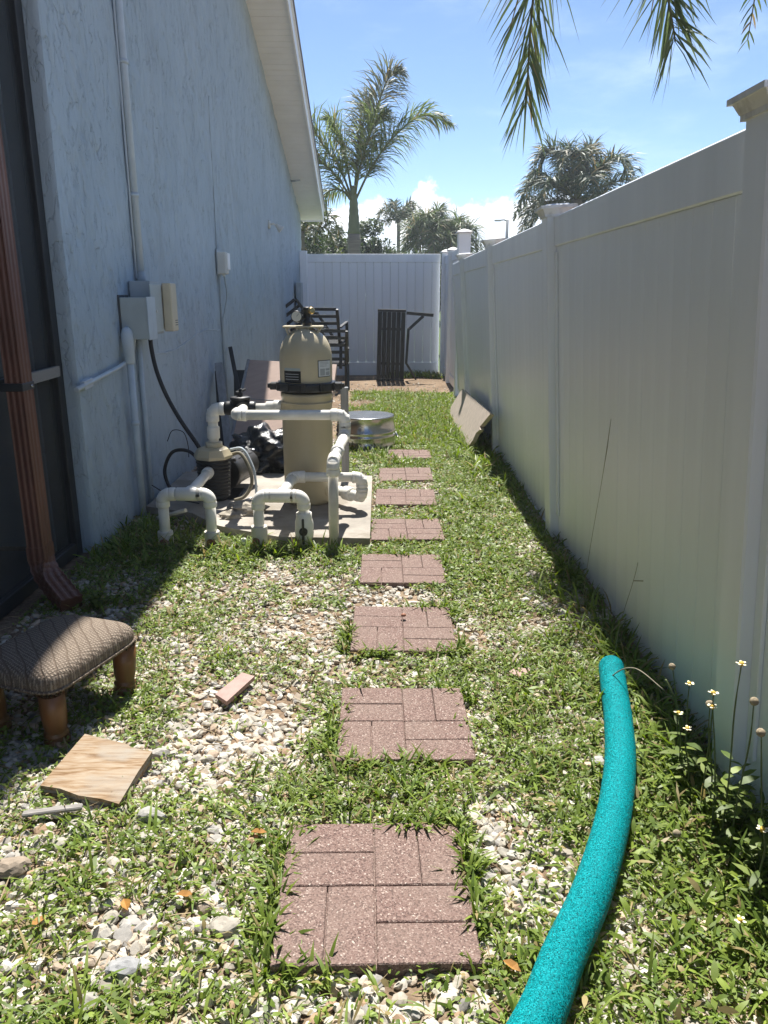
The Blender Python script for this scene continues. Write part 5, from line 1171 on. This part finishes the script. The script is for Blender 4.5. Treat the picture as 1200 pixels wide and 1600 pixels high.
# tall bare stalks before the fence
for P, lab in (([(.84, 3.05, 0), (.86, 3.05, .35), (.885, 3.04, .66), (.90, 3.03, .92)], 'tall thin dry grass stalk standing before the white fence'), ([(.86, 2.62, 0), (.87, 2.62, .2), (.90, 2.60, .40), (.91, 2.60, .47)], 'shorter forked dry stalk standing before the white fence')):
    t = thing('grass_stalk', lab, 'weed', P[0]); mb = MB(); Q = cubic(P, 6); mb.tube(Q, [.0009] * len(Q), 5); part(t, 'stem', mb, 'dry')
    if 'forked' in lab: mb = MB(); mb.tube([P[2], (.93, 2.585, .405)], .0018, 5); part(t, 'side_stem', mb, 'dry')
    else: mb = MB(); mb.tube([P[2], (.895, 3.035, .80), P[3]], [.0009, .0018, .0008], 5); part(t, 'seed_spike', mb, 'dry')
hose('dry_twig', [(.90, 2.22, .17), (.84, 2.33, .19), (.80, 2.42, .12), (.78, 2.46, .02)], .0022, 'dry', 'dry twig arching beside the noodle end', 'twig', (.78, 2.46, 0))
hose('dead_leaf_blade', [(.93, 2.06, .02), (.925, 2.10, .12), (.90, 2.14, .19), (.88, 2.17, .235)], .004, 'stem', 'dark upright grass blade beside the daisies', 'weed', (.93, 2.06, 0))
# orange fallen leaves
for i, (x, y, lab) in enumerate([(-.47, 1.50, 'orange fallen leaf left of the first paver'), (-.60, 1.47, 'orange leaf scrap among gravel beside a pale chip'), (.27, 1.30, 'brown curled leaf between noodle and first paver'), (-.33, 1.72, 'yellow brown leaf beside the grass strip'), (-.78, 1.42, 'rust coloured leaf low in the left weeds')]):
    mb = MB(); a = random.uniform(0, 6.28); d, s = V(math.cos(a), math.sin(a), 0), V(-math.sin(a), math.cos(a), 0); p = V(x, y, .028); L = .022
    mb.add([p - d * L, p - d * L * .3 + s * L * .5 + V(0, 0, .006), p + d * L * .4 + s * L * .45 + V(0, 0, .008), p + d * L + V(0, 0, .002), p + d * L * .4 - s * L * .45 + V(0, 0, .006), p - d * L * .3 - s * L * .5 + V(0, 0, .004), p + V(0, 0, -.002)], [(0, 1, 6), (1, 2, 6), (2, 3, 6), (3, 4, 6), (4, 5, 6), (5, 0, 6)])
    single('fallen_leaf', mb, 'dryleaf', lab, 'leaf', (x, y, .02))

# ================================================================== palms and trees beyond the fence
def frond(root, P, nl, ll, w, ang, sag, cols, seed, rach=.02, shag=.25, t0=.12, nseg=3, twist=0.0, minl=.25):
    """one feather leaf: rachis through P, leaflets swept forward by ang and bent down by sag"""
    r = np.random.default_rng(seed); path = np.array([list(q) for q in cubic(P, 8)]); s = np.linspace(0, len(path) - 1, nl) ; ts = np.linspace(t0, 1, nl); base = worldloc(root)
    f = ts * (len(path) - 1); i = np.clip(f.astype(int), 0, len(path) - 2); q = path[i] + (path[i + 1] - path[i]) * (f - i)[:, None]
    T = path[np.clip(i + 1, 0, len(path) - 1)] - path[i]; T /= np.linalg.norm(T, axis=1)[:, None]
    side = np.cross(T, np.array([twist, 0.35, 1.0])); side /= (np.linalg.norm(side, axis=1)[:, None] + 1e-9)
    upv = np.cross(side, T); out = []
    prof = np.array([.55, 1., .8, .0]) if nseg == 3 else np.array([.8, 1., 0.])
    for sg in (-1, 1):
        n = nl; a = ang + r.normal(0, .16, n) + .25 * (1 - ts) ; L = ll * np.clip(1.15 * np.sin(np.pi * np.clip(ts * .80 + .16, 0, 1)), minl, 1) * r.uniform(.75, 1.1, n)
        D = T * np.cos(a)[:, None] + sg * side * np.sin(a)[:, None] + upv * (r.normal(.12, shag, n))[:, None]; D /= np.linalg.norm(D, axis=1)[:, None]
        C = [q]; d = D.copy(); st = (L / nseg)[:, None]
        for k in range(nseg):
            C.append(C[-1] + d * st); d = d + np.array([0, 0, -1.]) * (sag * r.uniform(.6, 1.4, n))[:, None]; d /= np.linalg.norm(d, axis=1)[:, None]
        C = np.stack(C, 1); W = np.cross(D, np.stack([r.normal(0, .7, n), r.normal(-.5, .5, n), np.ones(n)], -1)); W /= (np.linalg.norm(W, axis=1)[:, None] + 1e-9)
        wd = (w * prof / 2)[None, :, None]; Lf = C[:, :-1] + W[:, None] * wd[:, :-1]; Rt = C[:, :-1] - W[:, None] * wd[:, :-1]
        vs = np.concatenate([Lf, Rt, C[:, -1:]], 1); k = 2 * nseg + 1; tri = []
        for j in range(nseg - 1): tri += [(j, nseg + j, j + 1), (j + 1, nseg + j, nseg + j + 1)]
        tri.append((nseg - 1, 2 * nseg - 1, 2 * nseg)); tri = np.array(tri)[None] + (np.arange(n) * k)[:, None, None]
        cc = np.array(cols[0]) + (np.array(cols[1]) - np.array(cols[0])) * r.random((n, 1)); tipdry = (r.random(n) < .10)[:, None]; cc = np.where(tipdry, np.array([.26, .20, .10]), cc)
        out.append((vs.reshape(-1, 3), tri.reshape(-1, 3), np.repeat(cc, k, 0)))
    v, t, c = merge(out); mb = MB(); mb.tube([V(*p) for p in path], list(np.linspace(rach, rach * .25, len(path))), 6)
    rv = np.array([list(p) for p in mb.v]); rt = []
    for fc in mb.f:
        for k in range(1, len(fc) - 1): rt.append((fc[0], fc[k], fc[k + 1]))
    v, t, c = merge([(v, t, c), (rv, np.array(rt), np.repeat(np.array([[.17, .17, .07]]), len(rv), 0))])
    return obj('frond', np_mesh('frond', v, t, c, 'frond', False, tuple(base)), None, root)
def trunk(root, x, y, z0, z1, r0, r1, m='trunk', name='trunk', bend=0):
    n = 14; P = [(x + bend * (1 - math.cos(k / n * 1.5)), y, z0 + (z1 - z0) * k / n) for k in range(n + 1)]; mb = MB(); mb.tube(P, [r0 + (r1 - r0) * k / n + (.012 if k % 2 else 0) * r0 / .15 for k in range(n + 1)], 16); return part(root, name, mb, m)
PAL = ((.085, .125, .055), (.19, .235, .105)); GRN = ((.050, .085, .028), (.125, .165, .050)); GRY = ((.055, .080, .055), (.14, .17, .10))

# overhanging queen palm, its trunk beyond the fence
t = thing('palm_tree', 'overhanging palm whose drooping fronds hang into the sky above the fence', 'palm', (2.75, 5.6, 0))
trunk(t, 2.75, 5.6, 0, 3.9, .17, .13); trunk(t, 2.75, 5.6, 3.88, 4.35, .15, .07, 'shaft', 'crownshaft')
crown = V(2.75, 5.6, 4.25)
frond(t, [crown, V(1.7, 5.35, 4.75), V(1.05, 5.12, 4.15), V(.865, 5.02, 3.15), V(.835, 5.0, 2.46)], 105, .66, .0165, .36, .13, PAL, 1, .018, .20, .2, minl=.55)
frond(t, [crown, V(2.1, 5.4, 4.55), V(1.72, 5.2, 3.95), V(1.60, 5.05, 3.25), V(1.68, 5.0, 2.80)], 90, .62, .0165, .48, .16, PAL, 2, .018, .20, .2, minl=.55)
for k, (dx, dy, dz, ln) in enumerate([(1.2, .5, .9, 1), (.3, 1.4, .9, 1), (-.1, .5, 1.5, 1), (1.5, 1.2, .3, 1), (2.0, .3, .6, 1)]):
    frond(t, [crown, crown + V(dx * .5, dy * .5, dz * .7 + .3), crown + V(dx * 1.1, dy * 1.1, dz * .4), crown + V(dx * 1.4, dy * 1.4, dz * .1 - .8)], 44, .5, .02, .6, .2, GRN, 20 + k, .018, .22, .2)

# tattered palm behind the far fence
t = thing('palm_tree', 'tattered palm with upright windblown fronds behind the far fence', 'palm', (-.81, 22, 0))
trunk(t, -.81, 22, 0, 3.0, .20, .165); trunk(t, -.81, 22, 2.98, 4.2, .165, .07, 'shaft', 'crownshaft')
b = V(-.81, 22, 3.75)
for k, (P, nl, ll, tw) in enumerate([([(-.62, 22, 4.7), (-.25, 22.1, 5.9), (.10, 22.1, 6.75), (.45, 22, 6.95)], 110, .95, .3), ([(-.35, 21.9, 4.6), (.25, 21.8, 5.35), (1.0, 21.8, 5.85), (1.75, 21.8, 5.65)], 90, .95, 0),
        ([(-1.15, 22, 4.6), (-1.6, 22, 5.2), (-1.95, 22, 5.7), (-2.1, 22, 5.75)], 80, .85, 0), ([(-1.0, 22.2, 4.8), (-1.15, 22.4, 5.3), (-1.35, 22.6, 5.75), (-1.5, 22.7, 5.95)], 70, .8, .2),
        ([(-1.2, 21.8, 4.35), (-1.7, 21.6, 4.75), (-2.0, 21.5, 4.6), (-2.15, 21.4, 4.1)], 70, .8, 0), ([(-.72, 22.3, 4.8), (-.6, 22.6, 5.6), (-.5, 22.7, 6.2), (-.35, 22.8, 6.5)], 80, .9, .2), ([(-1.1, 22.3, 4.1), (-1.45, 22.5, 4.15), (-1.75, 22.5, 3.8), (-1.9, 22.5, 3.4)], 50, .7, 0), ([(-.66, 21.8, 4.5), (-.42, 21.7, 5.2), (-.2, 21.6, 5.7), (.1, 21.6, 5.9)], 70, .8, 0)]):
    frond(t, [b] + [V(*p) for p in P], int(nl * 1.7), ll * 1.1, .034, .66, .55, ((.10, .115, .08), (.21, .225, .14)) if k in (0, 5) else ((.10, .14, .06), (.24, .29, .10)), 60 + k, .035, .3, .18, 3, tw)

def palm(x, y, h, cz, n, L, ll, w, label, seed, cols=GRN, nl=46, droop=1.0, tr=.16, up=.75, sag=.3, group=None):
    r = random.Random(seed); t = thing('palm_tree', label, 'palm', (x, y, 0), group); trunk(t, x, y, 0, cz, tr, tr * .8); b = V(x, y, cz)
    for k in range(n):
        a = k / n * 6.283 * 2.618 + r.uniform(-.3, .3); e = up * (1 - k / n * 1.45) + r.uniform(-.12, .12); l = L * r.uniform(.8, 1.1); d = V(math.cos(a), math.sin(a), 0)
        p1 = b + d * l * .38 * math.cos(e) + V(0, 0, l * .42 * math.sin(e) + .12 * l); p2 = b + d * l * .72 * math.cos(e) + V(0, 0, l * .58 * math.sin(e) + .10 * l); p3 = b + d * l * .92 * math.cos(e * .8) + V(0, 0, l * (.48 * math.sin(e) - .30 * droop))
        frond(t, [b, p1, p2, p3], nl, ll, w, .75, sag, cols, seed * 50 + k, .03, .28, .1, 2)
    return t
palm(7.0, 30, 0, 4.75, 24, 2.75, .85, .050, 'bushy blue green queen palm rising above the right fence', 3, ((.045, .07, .045), (.12, .15, .085)), 84, 1.1, .26, 1.25, .5)
palm(.80, 45, 0, 5.45, 20, 1.6, .55, .05, 'slim date palm with round head beyond the far fence', 4, ((.045, .065, .035), (.085, .11, .055)), 30, .8, .11, .9, .1)
palm(2.35, 40, 0, 4.0, 22, 2.0, .9, .05, 'drooping queen palm beside the slim date palm', 5, GRN, 50, 1.2, .2, 1.2, .5)
palm(3.35, 41, 0, 3.9, 20, 1.9, .9, .05, 'drooping queen palm partly hidden by the tall fence post', 6, GRN, 50, 1.3, .2, 1.15, .5)
palm(1.35, 38, 0, 2.2, 18, 1.6, .7, .05, 'low shrubby palm at the foot of the date palm', 7, ((.035, .06, .02), (.09, .13, .04)), 36, .9, .2, 1.1, .25)
palm(-.05, 38, 0, 2.4, 18, 1.9, .7, .05, 'dark fan-shaped palm clump left of the slim date palm', 8, ((.03, .05, .02), (.07, .10, .035)), 36, .9, .2, 1.1, .25)
palm(9.0, 62, 0, 4.4, 16, 2.0, .7, .06, 'small distant palm left of the street lamp', 9, GRY, 26, 1, .16, .9, .3)
palm(11.0, 62, 0, 4.6, 16, 2.0, .7, .06, 'small distant palm right of the street lamp', 10, GRY, 26, 1, .16, .9, .3)
palm(-2.75, 27, 0, 3.45, 14, 1.5, .6, .045, 'dark-trunked palm beside the eave corner', 12, ((.035, .05, .025), (.085, .11, .04)), 30, 1.2, .13, .8, .4)

def leafy_tree(x, y, h, rx, rz, label, seed, cols, n=9000, ls=.14, group='trees beyond the far fence'):
    r = np.random.default_rng(seed); t = thing('tree', label, 'tree', (x, y, 0), group); trunk(t, x, y, 0, h - rz * .9, .14, .08, 'bark')
    for k in range(6):
        a = k * 1.05 + r.uniform(0, .6); mb = MB(); e = V(x + math.cos(a) * rx * .7, y + math.sin(a) * rx * .7, h + rz * r.uniform(-.4, .5)); s = V(x, y, h - rz * r.uniform(.9, 1.3)); mb.tube([s, s.lerp(e, .5) + V(0, 0, .1), e], [.06, .04, .015], 6); part(t, 'limb', mb, 'bark')
    ncl = 60; cl = r.normal(size=(ncl, 3)); cl /= np.linalg.norm(cl, axis=1)[:, None]; cl *= r.uniform(.35, 1.0, (ncl, 1)); cl = cl * np.array([rx, rx, rz]) + np.array([x, y, h]); cr = r.uniform(.16, .36, ncl) * rx
    w = r.integers(0, ncl, n); q = r.normal(size=(n, 3)); q /= np.linalg.norm(q, axis=1)[:, None]; p = cl[w] + q * (cr[w] * r.uniform(.55, 1.05, n) )[:, None]
    p = p[p[:, 2] > .2]; n = len(p)
    c = np.array(cols[0]) + (np.array(cols[1]) - np.array(cols[0])) * r.random((n, 1))
    v, tr, c = leaves(p, r.uniform(0, 6.28, n), r.uniform(-.9, .8, n), r.uniform(.7, 1.3, n) * ls, r.uniform(.4, .6, n) * ls, r.uniform(0, 1, n), c, 2, [.7, 1, 0], r.normal(0, .8, n))
    obj('crown', np_mesh('crown', v, tr, c, 'crown', False, (x, y, 0)), None, t)
DK = ((.030, .050, .018), (.095, .135, .040)); LT = ((.06, .09, .02), (.15, .18, .05))
leafy_tree(-3.1, 31, 2.6, 1.5, 1.5, 'dark leafy tree just past the eave corner', 1, DK)
leafy_tree(-1.9, 33, 2.5, 1.4, 1.7, 'dense dark tree behind the tattered palm trunk', 2, DK)
leafy_tree(-.78, 34, 2.6, 1.15, 1.75, 'rounded leafy tree right of the tattered palm trunk', 3, DK)
leafy_tree(-1.45, 28, 1.9, .75, .9, 'bright yellow green bush low behind the far fence', 4, LT, 4500, .11)
leafy_tree(.30, 37, 1.5, .9, 1.2, 'dark leafy tree under the slim date palm', 5, DK)
leafy_tree(1.1, 36, 1.5, .8, .8, 'pale bush low between date palm and queen palm', 6, LT, 4500, .11)
leafy_tree(2.9, 44, 2.0, 1.5, 1.6, 'dark hedge tree behind the drooping queen palms', 8, DK, 5000, .18)
leafy_tree(7.9, 33, 3.2, 1.6, 1.4, 'dark leafy tree below the bushy queen palm', 9, DK, 7000, .14)

t = thing('street_lamp', 'distant grey street lamp rising over the right fence', 'street lamp', (9.05, 60, 0))
mb = MB(); mb.tube([(9.05, 60, 0), (9.05, 60, 6.75)], [.14, .11], 10); part(t, 'pole', mb, 'pole')
mb = MB(); mb.tube([(9.05, 60, 6.65), (8.8, 60, 6.75), (8.55, 60, 6.72)], [.06, .05, .05], 8); part(t, 'arm', mb, 'pole')
mb = MB(); mb.box((8.35, 60, 6.7), (.5, .25, .12), bev=.04); part(t, 'lamp_head', mb, 'pole')

# ---- thin haze volume added to pale the far palms like lens glare
mb = MB(); mb.box((0, 26, 4.2), (60, 90, 10.4)); hz = obj('haze', mb.data('haze'), None)
hm = bpy.data.materials.new('glare_haze'); hm.use_nodes = True; hm.node_tree.nodes.clear()
ho = hm.node_tree.nodes.new('ShaderNodeOutputMaterial'); hv = hm.node_tree.nodes.new('ShaderNodeVolumePrincipled')
hv.inputs['Color'].default_value = (.86, .93, 1, 1); hv.inputs['Density'].default_value = .0014; hv.inputs['Anisotropy'].default_value = .3
hm.node_tree.links.new(hv.outputs[0], ho.inputs['Volume']); hz.data.materials.append(hm); tag(hz, 'thin pale haze added over the yard in place of lens glare', 'haze', kind='stuff')
